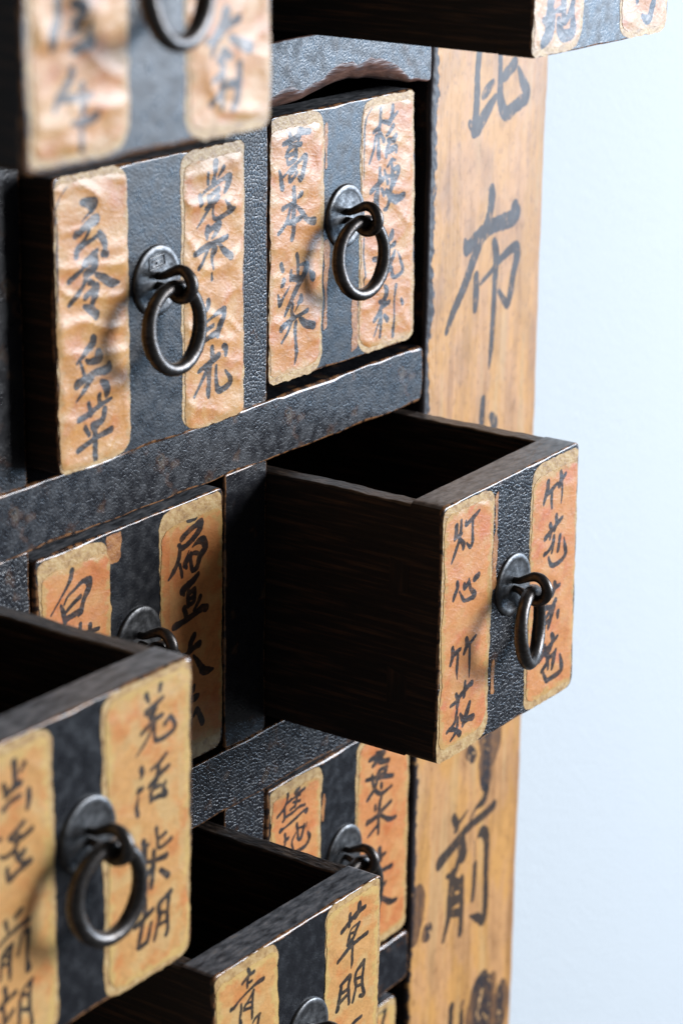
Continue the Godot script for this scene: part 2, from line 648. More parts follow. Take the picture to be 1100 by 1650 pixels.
func board(poly: PackedVector2Array, back: float, front: float, bevel: float, m_front: Material, m_edge: Material, m_side: Material, sd := 0.0, chip := Vector4.ZERO, m_top: Material = null) -> ArrayMesh:
	# a plank: an outline in millimetres between two depths, its front arris worn round
	var n := poly.size()
	var nor := PackedVector2Array()
	for i in n:
		var e1 := (poly[i] - poly[(i + n - 1) % n]).normalized()
		var e2 := (poly[(i + 1) % n] - poly[i]).normalized()
		var t := (e1 + e2).normalized()
		nor.append(Vector2(t.y, -t.x))
	var levels := []  # [inset share, depth share]
	for k in 4:
		var a := k / 3.0 * PI / 2.0
		levels.append([1.0 - cos(a), 1.0 - sin(a)])
	var ring := []
	var rn := []
	var cap := PackedVector2Array()
	for l in levels:
		var pts := PackedVector3Array()
		var ns := PackedVector3Array()
		for i in n:
			var w := bevel * clampf(0.72 + 0.35 * soft.get_noise_2d(poly[i].x * 0.07 + sd, poly[i].y * 0.07 - sd) + 1.5 * maxf(0.0, smoothn.get_noise_2d(poly[i].x * 0.022 + sd, poly[i].y * 0.022 + sd)), 0.4, 1.8)
			var x := Vector2(1, 1)
			if chip.z > 0.0 and poly[i].y < chip.w and poly[i].x > chip.x and poly[i].x < chip.y:  # where a splinter broke away
				x = Vector2.ONE + Vector2(chip.z, chip.z * 0.2) * sin((poly[i].x - chip.x) / (chip.y - chip.x) * PI)
			var into := nor[i] if x.x < 1.2 else nor[i].lerp(Vector2(0, -1), 0.9)
			var q: Vector2 = poly[i] - into * (w * x.x * float(l[0]))
			pts.append(Vector3(q.x, q.y, front - w * x.y * float(l[1])) * MM)
			var f := 1.0 - float(l[1])
			ns.append(Vector3(nor[i].x * (1.0 - float(l[0])), nor[i].y * (1.0 - float(l[0])), f).normalized())
			if float(l[0]) > 0.99:
				cap.append(q)
		ring.append(pts)
		rn.append(ns)
	var mesh := ArrayMesh.new()
	var st := surf()
	var idx := Geometry2D.triangulate_polygon(cap)
	var z := Vector3.BACK
	for i in range(0, idx.size(), 3):
		tri(st, [Vector3(cap[idx[i]].x, cap[idx[i]].y, front) * MM, Vector3(cap[idx[i + 1]].x, cap[idx[i + 1]].y, front) * MM, Vector3(cap[idx[i + 2]].x, cap[idx[i + 2]].y, front) * MM], [z, z, z])
	st.set_material(m_front)
	mesh = st.commit(mesh)
	st = surf()
	for l in 3:
		for i in n:
			var j := (i + 1) % n
			quad(st, ring[l][i], ring[l][j], ring[l + 1][j], ring[l + 1][i], rn[l][i], rn[l][j], rn[l + 1][j], rn[l + 1][i])
	st.set_material(m_edge)
	mesh = st.commit(mesh)
	st = surf()
	var top := surf()
	var topped := false
	for i in n:
		var j := (i + 1) % n
		var a := Vector3(poly[i].x, poly[i].y, back) * MM
		var b := Vector3(poly[j].x, poly[j].y, back) * MM
		var nn := Vector3(nor[i].x, nor[i].y, 0)
		var nm := Vector3(nor[j].x, nor[j].y, 0)
		var up := m_top != null and nor[i].y > 0.8
		topped = topped or up
		quad(top if up else st, a, b, ring[0][j], ring[0][i], nn, nm, nm, nn)
	var bi := Geometry2D.triangulate_polygon(poly)
	for i in range(0, bi.size(), 3):
		tri(st, [Vector3(poly[bi[i]].x, poly[bi[i]].y, back) * MM, Vector3(poly[bi[i + 1]].x, poly[bi[i + 1]].y, back) * MM, Vector3(poly[bi[i + 2]].x, poly[bi[i + 2]].y, back) * MM], [-z, -z, -z])
	st.set_material(m_side)
	mesh = st.commit(mesh)
	if topped:
		top.set_material(m_top)
		mesh = top.commit(mesh)
	return mesh


func sweep(path: PackedVector3Array, radii: PackedFloat32Array, closed: bool, sides: int, st: SurfaceTool, knobbly := 0.0) -> void:
	# a round bar along a path (metres)
	var n := path.size()
	var tang := []
	for i in n:
		var a := path[(i + n - 1) % n] if closed or i > 0 else path[i]
		var b := path[(i + 1) % n] if closed or i < n - 1 else path[i]
		tang.append((b - a).normalized())
	var up := Vector3(0.31, 0.2, 0.93).normalized()
	var u: Vector3 = (up - tang[0] * up.dot(tang[0])).normalized()
	var rings := []
	var norms := []
	for i in n:
		var t: Vector3 = tang[i]
		u = (u - t * u.dot(t)).normalized()
		var v := t.cross(u)
		var pts := PackedVector3Array()
		var ns := PackedVector3Array()
		for k in sides:
			var a := TAU * k / sides
			var d := u * cos(a) + v * sin(a)
			var wob := 1.0 + knobbly * soft.get_noise_3dv(path[i] * 240.0 + d * 1.4)
			pts.append(path[i] + d * radii[i] * wob)
			ns.append(d)
		rings.append(pts)
		norms.append(ns)
	for i in (n if closed else n - 1):
		var j := (i + 1) % n
		var shift := 0
		if closed and j == 0:  # the frame may have turned on its way round
			var best := 1e9
			for s in sides:
				var d: float = rings[i][0].distance_to(rings[0][s])
				if d < best:
					best = d
					shift = s
		for k in sides:
			var k2 := (k + 1) % sides
			quad(st, rings[i][k], rings[i][k2], rings[j][(k2 + shift) % sides], rings[j][(k + shift) % sides], norms[i][k], norms[i][k2], norms[j][(k2 + shift) % sides], norms[j][(k + shift) % sides])
	if not closed:
		for e in [0, n - 1]:
			var nn: Vector3 = -tang[0] if e == 0 else tang[n - 1]
			for k in sides:
				tri(st, [path[e], rings[e][k], rings[e][(k + 1) % sides]], [nn, nn, nn])


func make_hardware() -> void:
	# the round back plate
	var prof := [Vector2(0, 1.0), Vector2(5, 1.0), Vector2(9, 1.05), Vector2(12.2, 1.1), Vector2(13.2, 1.45), Vector2(14.2, 1.5), Vector2(15.2, 1.35), Vector2(15.8, 1.1), Vector2(16.1, 0.7), Vector2(16.2, -0.2)]
	var st := surf()
	var n := 56
	for i in prof.size() - 1:
		var a: Vector2 = prof[i]
		var b: Vector2 = prof[i + 1]
		var da: Vector2 = (b - prof[maxi(i - 1, 0)]).normalized()
		var db: Vector2 = (prof[mini(i + 2, prof.size() - 1)] - a).normalized()
		for k in n:
			var t1 := TAU * k / n
			var t2 := TAU * (k + 1) / n
			var c1 := Vector3(cos(t1), sin(t1), 0)
			var c2 := Vector3(cos(t2), sin(t2), 0)
			var z := Vector3.BACK
			quad(st, (c1 * a.x + z * a.y) * MM, (c2 * a.x + z * a.y) * MM, (c2 * b.x + z * b.y) * MM, (c1 * b.x + z * b.y) * MM,
				(c1 * -da.y + z * da.x).normalized(), (c2 * -da.y + z * da.x).normalized(), (c2 * -db.y + z * db.x).normalized(), (c1 * -db.y + z * db.x).normalized())
	st.set_material(mat.plate)
	plate_mesh = st.commit()
	# the faint raised marks on its face
	st = surf()
	for bar in [[-5, 11.2, 5.2, 11.2], [-5, 11.2, -5.4, 6.0], [5.2, 11.2, 5.6, 6.0], [-3.2, 9.2, 3.4, 9.2], [-3.6, 7.2, 3.6, 7.2], [-5.4, 6.0, 5.6, 6.0], [0, 9.2, 0, 5.2], [-6.5, -8.5, 6.5, -8.5], [-3.4, -10.4, 3.4, -10.4]]:
		sweep(PackedVector3Array([Vector3(bar[0], bar[1], 1.05) * MM, Vector3(bar[2], bar[3], 1.05) * MM]), PackedFloat32Array([0.0005, 0.0005]), false, 6, st)
	st.set_material(mat.plate)
	relief_mesh = st.commit()
	# the eye of the split pin
	var keys := [Vector3(0, 2.2, -1), Vector3(0, 2.8, 3), Vector3(0, 5.0, 7.5), Vector3(0, 6.6, 12), Vector3(0, 5.6, 16), Vector3(0, 2.0, 18.6), Vector3(0, -2.4, 18.2), Vector3(0, -5.4, 15), Vector3(0, -6.2, 11), Vector3(0, -4.4, 7), Vector3(0, -2.4, 3), Vector3(0, -2.0, -1)]
	var rk := [1.8, 1.9, 2.2, 2.5, 2.75, 2.95, 2.95, 2.8, 2.6, 2.3, 1.9, 1.8]
	var path := PackedVector3Array()
	var rad := PackedFloat32Array()
	for i in keys.size() - 1:
		for k in 5:
			var t := k / 5.0
			path.append(keys[i].cubic_interpolate(keys[i + 1], keys[maxi(i - 1, 0)], keys[mini(i + 2, keys.size() - 1)], t) * MM)
			rad.append(lerpf(rk[i], rk[i + 1], t) * MM)
	st = surf()
	sweep(path, rad, false, 14, st, 0.05)
	st.set_material(mat.iron)
	staple_mesh = st.commit()
	# the pull ring, hanging from the origin
	path = PackedVector3Array()
	rad = PackedFloat32Array()
	for k in 72:
		var a := TAU * k / 72.0
		path.append(Vector3(sin(a) * 17.8, cos(a) * 18.2 - 18.2, sin(a * 2.0 + 0.6) * 0.35) * MM)
		rad.append((3.3 + 0.2 * sin(a * 3.0 + 1.0) - 0.25 * exp(-pow(minf(a, TAU - a) * 2.4, 2.0))) * MM)
	st = surf()
	sweep(path, rad, true, 16, st, 0.07)
	st.set_material(mat.iron)
	ring_mesh = st.commit()


func sheet(l: float, b: float, r: float, t: float, radii: Array, lift: float, fold: float, edge: float, curl: float, sd: float, m: Material, lean := 0.0) -> ArrayMesh:
	# a pasted paper: a grid that follows its torn outline, with folds raised from the wood, and a rim that goes down to it
	var nx := maxi(4, int((r - l) / 1.6))
	var ny := maxi(4, int((t - b) / 1.6))
	var pts := []
	var flat := []
	for j in ny + 1:
		var v := float(j) / ny
		var y := lerpf(b, t, v)
		var in_l := 0.0
		var in_r := 0.0
		for c in 4:  # lower left, lower right, upper right, upper left
			var rr: float = radii[c]
			var d := (y - b) if c < 2 else (t - y)
			if d < rr:
				var inset := rr - sqrt(maxf(0.0, rr * rr - (rr - d) * (rr - d)))
				if c == 0 or c == 3:
					in_l = maxf(in_l, inset)
				else:
					in_r = maxf(in_r, inset)
		in_l += edge * (0.8 * soft.get_noise_2d(y * 0.035 + sd, 3.0) + 0.5 * fine.get_noise_2d(y * 0.16, sd)) + edge * 0.3
		in_r += edge * (0.8 * soft.get_noise_2d(y * 0.035 - sd, 13.0) + 0.5 * fine.get_noise_2d(y * 0.16, sd + 31.0)) + edge * 0.3
		var row := PackedVector3Array()
		var rowf := PackedVector2Array()
		for i in nx + 1:
			var u := float(i) / nx
			var x := lerpf(l + in_l, r - in_r + lean * (1.0 - v), u)
			var yy := y + edge * 0.5 * fine.get_noise_2d(x * 0.13, sd + v * 9.0) * pow(absf(v - 0.5) * 2.0, 6.0)
			var q := x + smoothn.get_noise_2d(x * 0.03, yy * 0.03 + sd) * 9.0
			var f1 := 1.0 - absf(smoothn.get_noise_2d(q * 0.013 + sd, (yy + q * 0.25) * 0.034 + sd)) * 2.0
			var f2 := 1.0 - absf(smoothn.get_noise_2d(q * 0.022 - sd, (yy - q * 0.35) * 0.05)) * 2.6
			var z := fold * (pow(maxf(f1, 0.0), 2.0) * 0.75 + pow(maxf(f2, 0.0), 2.0) * 0.4 + 0.5 * smoothn.get_noise_2d(x * 0.045, yy * 0.05 + sd))
			z = maxf(z, -lift * 0.3)
			var border := minf(minf(u, 1.0 - u) * (r - l), minf(v, 1.0 - v) * (t - b))
			var lifted := maxf(0.0, soft.get_noise_2d(x * 0.03 + sd * 2.0, yy * 0.028 - sd) + 0.12)
			z = z * smoothstep(0.0, 3.0, border) + curl * lifted * smoothstep(5.0, 0.0, border)
			row.append(Vector3(x, yy, lift + z) * MM)
			rowf.append(Vector2((x - l) / (r + maxf(lean, 0.0) - l), 1.0 - (yy - b) / (t - b)))
		pts.append(row)
		flat.append(rowf)
	var st := surf()
	var nrm := []
	for j in ny + 1:
		var row := PackedVector3Array()
		for i in nx + 1:
			var du: Vector3 = pts[j][mini(i + 1, nx)] - pts[j][maxi(i - 1, 0)]
			var dv: Vector3 = pts[mini(j + 1, ny)][i] - pts[maxi(j - 1, 0)][i]
			row.append(du.cross(dv).normalized())
		nrm.append(row)
	for j in ny:
		for i in nx:
			tri(st, [pts[j][i], pts[j][i + 1], pts[j + 1][i + 1]], [nrm[j][i], nrm[j][i + 1], nrm[j + 1][i + 1]], [flat[j][i], flat[j][i + 1], flat[j + 1][i + 1]])
			tri(st, [pts[j][i], pts[j + 1][i + 1], pts[j + 1][i]], [nrm[j][i], nrm[j + 1][i + 1], nrm[j + 1][i]], [flat[j][i], flat[j + 1][i + 1], flat[j + 1][i]])
	var rim := []
	for i in nx:
		rim.append([0, i])
	for j in ny:
		rim.append([j, nx])
	for i in nx:
		rim.append([ny, nx - i])
	for j in ny:
		rim.append([ny - j, 0])
	for k in rim.size():
		var a: Vector3 = pts[rim[k][0]][rim[k][1]]
		var k2: Array = rim[(k + 1) % rim.size()]
		var c: Vector3 = pts[k2[0]][k2[1]]
		var a2 := Vector3(a.x, a.y, -0.0003)
		var c2 := Vector3(c.x, c.y, -0.0003)
		if curl > 0.0:  # a lifted edge is open below: only the paper's own thickness
			a2.z = maxf(a2.z, a.z - 0.00035)
			c2.z = maxf(c2.z, c.z - 0.00035)
		var out := (c - a).cross(Vector3.BACK).normalized()
		var ua: Vector2 = flat[rim[k][0]][rim[k][1]]
		var uc: Vector2 = flat[k2[0]][k2[1]]
		tri(st, [a, c, c2], [out, out, out], [ua, uc, uc])
		tri(st, [a, c2, a2], [out, out, out], [ua, uc, ua])
	st.set_material(m)
	return st.commit()


# ------------------------------------------------------------------ materials
func noise_tex(size: int, freq: float, kind: int, octaves: int, sd: int, ramp: Gradient = null, normal := false) -> NoiseTexture2D:
	var n := FastNoiseLite.new()
	n.noise_type = kind
	n.frequency = freq
	n.seed = sd
	n.fractal_octaves = octaves
	if kind == FastNoiseLite.TYPE_CELLULAR:
		n.cellular_return_type = FastNoiseLite.RETURN_DISTANCE2_SUB
		n.cellular_jitter = 1.0
	var t := NoiseTexture2D.new()
	t.width = size
	t.height = size
	t.seamless = true
	t.noise = n
	t.as_normal_map = normal
	if ramp:
		t.color_ramp = ramp
	return t


func ramp(points: Array) -> Gradient:
	var g := Gradient.new()
	var off := PackedFloat32Array()
	var col := PackedColorArray()
	for p in points:
		off.append(p[0])
		col.append(p[1])
	g.offsets = off
	g.colors = col
	return g


func world_mat(called: String, scale: Vector3) -> StandardMaterial3D:
	var m := StandardMaterial3D.new()
	m.resource_name = called
	m.uv1_triplanar = true
	m.uv1_world_triplanar = true
	m.uv1_scale = scale
	return m


func make_materials() -> void:
	var grey := func(v: float) -> Color: return Color(v, v, v)
	# black lacquer with an orange-peel skin, worn brown here and there
	var skin := lacquer_relief()
	var crackle := noise_tex(1024, 0.05, FastNoiseLite.TYPE_CELLULAR, 1, 33, ramp([[0.0, Color(0, 0, 0)], [0.22, Color(0.75, 0.75, 0.75)], [1.0, Color(1, 1, 1)]]))
	var black := Color(0.011, 0.0115, 0.014).linear_to_srgb()
	var wear := noise_tex(512, 0.008, FastNoiseLite.TYPE_SIMPLEX_SMOOTH, 4, 41, ramp([[0.0, black], [0.74, black], [0.82, Color(0.035, 0.017, 0.013).linear_to_srgb()], [0.92, Color(0.075, 0.05, 0.03).linear_to_srgb()], [1.0, black]]))
	var sheen := noise_tex(512, 0.02, FastNoiseLite.TYPE_SIMPLEX_SMOOTH, 4, 43, ramp([[0.0, Color(0.22, 0.22, 0.22)], [0.45, Color(0.32, 0.32, 0.32)], [1.0, Color(0.52, 0.52, 0.52)]]))
	for k in 3:
		var m := world_mat("lacquer", Vector3(10, 10, 10))
		if k < 2:
			m.albedo_texture = wear
		else:
			m.albedo_color = black
		m.roughness_texture = sheen
		m.roughness = 1.0
		m.metallic_specular = 0.45
		m.heightmap_enabled = true
		m.heightmap_texture = crackle if k == 1 else skin
		m.heightmap_scale = [0.014, 0.020, 0.010][k]
		mat[["lacquer", "crackled", "smooth_lacquer"][k]] = m
	# arrises rubbed through to the wood
	var rub := world_mat("worn_edge", Vector3(22, 22, 22))
	rub.albedo_texture = noise_tex(256, 0.03, FastNoiseLite.TYPE_SIMPLEX_SMOOTH, 3, 51, ramp([[0.0, Color(0.02, 0.014, 0.012).linear_to_srgb()], [0.40, Color(0.04, 0.02, 0.013).linear_to_srgb()], [0.52, Color(0.24, 0.105, 0.04).linear_to_srgb()], [1.0, Color(0.36, 0.19, 0.09).linear_to_srgb()]]))
	rub.roughness = 0.22
	mat.rub = rub
	var raw := world_mat("raw_wood", Vector3(7, 40, 40))
	raw.albedo_texture = noise_tex(256, 0.03, FastNoiseLite.TYPE_SIMPLEX_SMOOTH, 4, 53, ramp([[0.0, Color(0.03, 0.015, 0.012).linear_to_srgb()], [0.5, Color(0.13, 0.055, 0.035).linear_to_srgb()], [1.0, Color(0.26, 0.14, 0.10).linear_to_srgb()]]))
	raw.roughness = 0.45
	raw.heightmap_enabled = true
	raw.heightmap_texture = noise_tex(256, 0.04, FastNoiseLite.TYPE_SIMPLEX_SMOOTH, 4, 54)
	raw.heightmap_scale = 0.03
	mat.raw = raw
	# dark drawer wood, grain along the drawer (z), along x, and along y
	var grain := noise_tex(512, 0.02, FastNoiseLite.TYPE_SIMPLEX_SMOOTH, 5, 61, ramp([[0.0, Color(0.006, 0.004, 0.003).linear_to_srgb()], [0.5, Color(0.013, 0.008, 0.006).linear_to_srgb()], [0.70, Color(0.042, 0.02, 0.011).linear_to_srgb()], [1.0, Color(0.095, 0.044, 0.02).linear_to_srgb()]]))
	var gh := noise_tex(512, 0.03, FastNoiseLite.TYPE_SIMPLEX_SMOOTH, 4, 63)
	for k in 3:
		var sc: Vector3 = [Vector3(12, 30, 1.7), Vector3(1.7, 30, 12), Vector3(30, 1.7, 12)][k]
		var m := world_mat("dark_wood", sc)
		m.albedo_texture = grain
		m.roughness = 0.62
		m.heightmap_enabled = true
		m.heightmap_texture = gh
		m.heightmap_scale = 0.03
		mat[["wood_z", "wood_x", "wood_y"][k]] = m
	# dusty top edges of the drawers, their grey lightened to paint in sheen
	var top := world_mat("dusty_sheen_edge", Vector3(9, 26, 26))
	top.albedo_texture = noise_tex(256, 0.03, FastNoiseLite.TYPE_SIMPLEX_SMOOTH, 4, 71, ramp([[0.0, Color(0.035, 0.035, 0.038).linear_to_srgb()], [0.4, Color(0.12, 0.125, 0.135).linear_to_srgb()], [0.75, Color(0.22, 0.22, 0.23).linear_to_srgb()], [1.0, Color(0.28, 0.24, 0.21).linear_to_srgb()]]))
	top.roughness = 0.34
	top.heightmap_enabled = true
	top.heightmap_texture = gh
	top.heightmap_scale = 0.015
	mat.top = top
	var st := world_mat("worn_rim", Vector3(26, 26, 9))
	st.albedo_texture = noise_tex(256, 0.03, FastNoiseLite.TYPE_SIMPLEX_SMOOTH, 4, 73, ramp([[0.0, Color(0.014, 0.011, 0.010).linear_to_srgb()], [0.45, Color(0.040, 0.029, 0.023).linear_to_srgb()], [0.75, Color(0.095, 0.066, 0.048).linear_to_srgb()], [1.0, Color(0.16, 0.115, 0.08).linear_to_srgb()]]))
	st.roughness = 0.38
	st.heightmap_enabled = true
	st.heightmap_texture = gh
	st.heightmap_scale = 0.025
	mat.side_top = st
	# older paper under and round the labels
	var fibre := noise_tex(512, 0.05, FastNoiseLite.TYPE_SIMPLEX_SMOOTH, 4, 81)
	mat.fibre = fibre
	var old := world_mat("old_paper", Vector3(18, 18, 18))
	old.albedo_texture = noise_tex(512, 0.02, FastNoiseLite.TYPE_SIMPLEX_SMOOTH, 5, 83, ramp([[0.0, Color(0.26, 0.14, 0.05).linear_to_srgb()], [0.35, Color(0.44, 0.26, 0.10).linear_to_srgb()], [0.65, Color(0.54, 0.35, 0.145).linear_to_srgb()], [1.0, Color(0.58, 0.41, 0.20).linear_to_srgb()]]))
	old.roughness = 0.46
	old.heightmap_enabled = true
	old.heightmap_texture = fibre
	old.heightmap_scale = 0.015
	mat.old = old
	var scrap := old.duplicate()
	scrap.resource_name = "paper_scrap"
	scrap.albedo_color = Color(0.88, 0.72, 0.58)
	mat.scrap = scrap
	# wrought iron and the duller back plates
	var pit := noise_tex(256, 0.05, FastNoiseLite.TYPE_SIMPLEX_SMOOTH, 4, 91)
	var iron := world_mat("iron", Vector3(40, 40, 40))
	iron.albedo_texture = noise_tex(256, 0.03, FastNoiseLite.TYPE_SIMPLEX_SMOOTH, 4, 93, ramp([[0.0, Color(0.045, 0.033, 0.026).linear_to_srgb()], [0.35, Color(0.075, 0.066, 0.06).linear_to_srgb()], [0.7, Color(0.10, 0.093, 0.09).linear_to_srgb()], [1.0, Color(0.17, 0.16, 0.155).linear_to_srgb()]]))
	iron.metallic = 0.85
	iron.metallic_specular = 0.5
	iron.roughness = 0.36
	iron.heightmap_enabled = true
	iron.heightmap_texture = pit
	iron.heightmap_scale = 0.006
	mat.iron = iron
	var plate := world_mat("plate", Vector3(30, 30, 30))
	plate.albedo_texture = noise_tex(256, 0.025, FastNoiseLite.TYPE_SIMPLEX_SMOOTH, 4, 95, ramp([[0.0, Color(0.04, 0.04, 0.04).linear_to_srgb()], [0.5, Color(0.115, 0.115, 0.118).linear_to_srgb()], [1.0, Color(0.24, 0.24, 0.235).linear_to_srgb()]]))
	plate.metallic = 0.8
	plate.roughness = 0.42
	plate.heightmap_enabled = true
	plate.heightmap_texture = pit
	plate.heightmap_scale = 0.008
	mat.plate = plate
	var wall := world_mat("painted_wall", Vector3(5, 5, 5))
	wall.albedo_color = Color(0.485, 0.508, 0.518).linear_to_srgb()
	wall.roughness = 0.9
	wall.heightmap_enabled = true
	wall.heightmap_texture = fibre
	wall.heightmap_scale = 0.12
	mat.wall = wall


func lacquer_relief() -> ImageTexture:
	var size := 768
	var grain := FastNoiseLite.new()
	grain.noise_type = FastNoiseLite.TYPE_SIMPLEX_SMOOTH
	grain.frequency = 0.075
	grain.fractal_octaves = 3
	grain.seed = 21
	var cell := FastNoiseLite.new()
	cell.noise_type = FastNoiseLite.TYPE_CELLULAR
	cell.cellular_return_type = FastNoiseLite.RETURN_DISTANCE2_SUB
	cell.frequency = 0.06
	cell.fractal_type = FastNoiseLite.FRACTAL_NONE
	cell.seed = 22
	var patch := FastNoiseLite.new()
	patch.noise_type = FastNoiseLite.TYPE_SIMPLEX_SMOOTH
	patch.frequency = 0.009
	patch.fractal_octaves = 3
	patch.seed = 23
	var a := grain.get_seamless_image(size, size).get_data()
	var b := cell.get_seamless_image(size, size).get_data()
	var c := patch.get_seamless_image(size, size).get_data()
	var out := PackedByteArray()
	out.resize(size * size)
	for i in size * size:
		var p := c[i] / 255.0
		var g := a[i] / 255.0
		var e := minf(1.0, b[i] / 60.0)
		var pebble := smoothstep(0.42, 0.62, p)
		var crack := smoothstep(0.55, 0.36, p)
		var v := 0.55 + (g - 0.5) * (0.18 + 0.75 * pebble) - (1.0 - e) * 0.45 * crack + (p - 0.5) * 0.5
		out[i] = int(clampf(v, 0.0, 1.0) * 255.0)
	return ImageTexture.create_from_image(Image.create_from_data(size, size, false, Image.FORMAT_L8, out))


func field(sd: int, fx: float, fy: float, w: int, h: int, octaves := 3) -> PackedFloat32Array:
	# smooth noise between 0 and 1, sampled at the given frequencies per pixel
	var n := FastNoiseLite.new()
	n.seed = sd
	n.frequency = 1.0
	n.fractal_octaves = octaves
	var out := PackedFloat32Array()
	out.resize(w * h)
	for y in h:
		for x in w:
			out[y * w + x] = n.get_noise_2d(x * fx, y * fy) * 0.5 + 0.5
	return out


func stamp(mask: PackedFloat32Array, w: int, h: int, cx: float, cy: float, r: float, strength: float) -> void:
	var x0 := maxi(0, int(cx - r - 1.5))
	var x1 := mini(w - 1, int(cx + r + 1.5))
	var y0 := maxi(0, int(cy - r - 1.5))
	var y1 := mini(h - 1, int(cy + r + 1.5))
	for y in range(y0, y1 + 1):
		for x in range(x0, x1 + 1):
			# the brush tip is a slanted oval
			var dx := x - cx
			var dy := y - cy
			var a := (dx + dy) * 0.7071
			var b := (dx - dy) * 0.7071
			var d := sqrt(a * a * 1.12 + b * b * 0.9)
			var v := clampf(r - d + 0.6, 0.0, 1.0) * strength
			var i := y * w + x
			if v > mask[i]:
				mask[i] = v


func brush(mask: PackedFloat32Array, w: int, h: int, strokes: Array, l: float, t: float, sx: float, sy: float, swell := 1.0) -> PackedFloat32Array:
	# handwriting, marks and painted edge shadow: each stroke is a run of «x,y,width» in tenths of a millimetre
	for s in strokes:
		var pts := []
		for q in s.split(" "):
			var f: PackedStringArray = q.split(",")
			pts.append(Vector3((f[0].to_float() * 0.1 - l) * sx, (t - f[1].to_float() * 0.1) * sy, f[2].to_float() * 0.05 * sqrt(sx * sy) * swell))
		if pts.size() == 1:
			pts.append(pts[0] + Vector3(0.5, 0.5, 0))
		for i in pts.size() - 1:
			var a: Vector3 = pts[i]
			var b: Vector3 = pts[i + 1]
			var pre: Vector3 = pts[maxi(i - 1, 0)]
			var post: Vector3 = pts[mini(i + 2, pts.size() - 1)]
			var steps := maxi(2, int(Vector2(b.x - a.x, b.y - a.y).length() / maxf(0.7, minf(a.z, b.z) * 0.4)))
			for k in steps + 1:
				var u := float(k) / steps
				var p := a.cubic_interpolate(b, pre, post, u)
				var r := maxf(0.45, lerpf(a.z, b.z, u)) * (1.0 + 0.16 * soft.get_noise_2d(p.x * 0.12, p.y * 0.12))
				stamp(mask, w, h, p.x, p.y, r, 1.0)
	return mask


func picture(w: int, h: int, bytes: PackedByteArray) -> ImageTexture:
	return ImageTexture.create_from_image(Image.create_from_data(w, h, false, Image.FORMAT_RGB8, bytes))


var n_broad := PackedFloat32Array()
var n_mid := PackedFloat32Array()
var n_grain := PackedFloat32Array()
const NW := 512
const NH := 640


func label_material(key: String, l: float, b: float, r: float, t: float, look: Dictionary, sd: int) -> StandardMaterial3D:
	# the inked paper of one label, four pixels to the millimetre
	if n_broad.is_empty():
		n_broad = field(101, 0.011, 0.011, NW, NH, 4)
		n_mid = field(102, 0.035, 0.05, NW, NH, 4)
		n_grain = field(103, 0.28, 0.16, NW, NH, 2)
	var w := int((r - l) * 4.0)
	var h := int((t - b) * 4.0)
	var ink := PackedFloat32Array()
	ink.resize(w * h)
	if INK_AND_SHADE.has(key):
		ink = brush(ink, w, h, INK_AND_SHADE[key], l, t, 4.0, 4.0, look.swell)  # the same black also paints the shadow of peeled edges
	var base: Color = look.paper.srgb_to_linear()
	var deep: Color = look.deep.srgb_to_linear()
	var pale: Color = look.pale.srgb_to_linear()
	var rim: Color = look.rim.srgb_to_linear()
	var black: Color = Color(0.009, 0.009, 0.011)
	var rimw: float = look.rimw * 4.0
	var table := PackedByteArray()
	table.resize(1025)
	for i in 1025:
		var c := i / 1024.0
		table[i] = int(255.0 * Color(c, c, c).linear_to_srgb().r)
	var bytes := PackedByteArray()
	bytes.resize(w * h * 3)
	var ox := (sd * 37) % 250
	var oy := (sd * 53) % 90
	for y in h:
		var ey := minf(y, h - 1 - y)
		for x in w:
			var i := y * w + x
			var j := ((y + oy) % NH) * NW + (x + ox) % NW
			var j2 := ((y + oy * 2 + 40) % NH) * NW + (x + ox * 2 + 77) % NW
			var bn := n_broad[j]
			var mn := n_mid[j]
			var gn := n_grain[j]
			var c := base.lerp(deep, smoothstep(0.48, 0.78, bn) * 0.7)
			c = c.lerp(pale, smoothstep(0.52, 0.30, n_broad[j2]) * 0.6)
			var ex := minf(x, w - 1 - x)
			var e := minf(ex, ey) + (mn - 0.5) * 26.0 + (bn - 0.5) * 22.0
			c = c.lerp(rim, smoothstep(rimw + 5.0, rimw - 5.0, e) * 0.9)
			var k := 0.90 + 0.2 * gn + 0.22 * (n_mid[j2] - 0.5)
			if mn > 0.72:
				k *= 1.0 - (mn - 0.72) * 1.6
			k *= 1.0 - 0.16 * maxf(0.0, 1.0 - absf(mn - 0.5) * 45.0) * smoothstep(0.4, 0.6, bn)  # hair cracks in the varnish
			var tide := 1.0 - absf(n_broad[j2] - 0.60) * 34.0  # the tide line of an old damp stain
			if tide > 0.0:
				k *= 1.0 - 0.13 * tide
			if gn > 0.84 and n_mid[j2] > 0.56:  # fly specks
				k *= 0.45
			elif gn < 0.15 and mn > 0.55:  # rubbed spots
				c = c.lerp(pale, 0.6)
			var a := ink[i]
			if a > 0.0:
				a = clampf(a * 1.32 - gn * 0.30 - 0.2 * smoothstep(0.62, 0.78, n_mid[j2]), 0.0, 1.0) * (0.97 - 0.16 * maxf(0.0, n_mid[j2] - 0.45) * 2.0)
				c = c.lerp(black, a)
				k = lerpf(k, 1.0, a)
			bytes[i * 3] = table[int(clampf(c.r * k, 0.0, 1.0) * 1024.0)]
			bytes[i * 3 + 1] = table[int(clampf(c.g * k, 0.0, 1.0) * 1024.0)]
			bytes[i * 3 + 2] = table[int(clampf(c.b * k, 0.0, 1.0) * 1024.0)]
	var m := StandardMaterial3D.new()
	m.resource_name = "inked_paper"
	m.albedo_texture = picture(w, h, bytes)
	m.texture_repeat = false
	m.roughness = look.rough
	m.heightmap_enabled = true
	m.heightmap_texture = paper_relief()
	m.heightmap_scale = 0.014
	return m


var relief_tex: ImageTexture


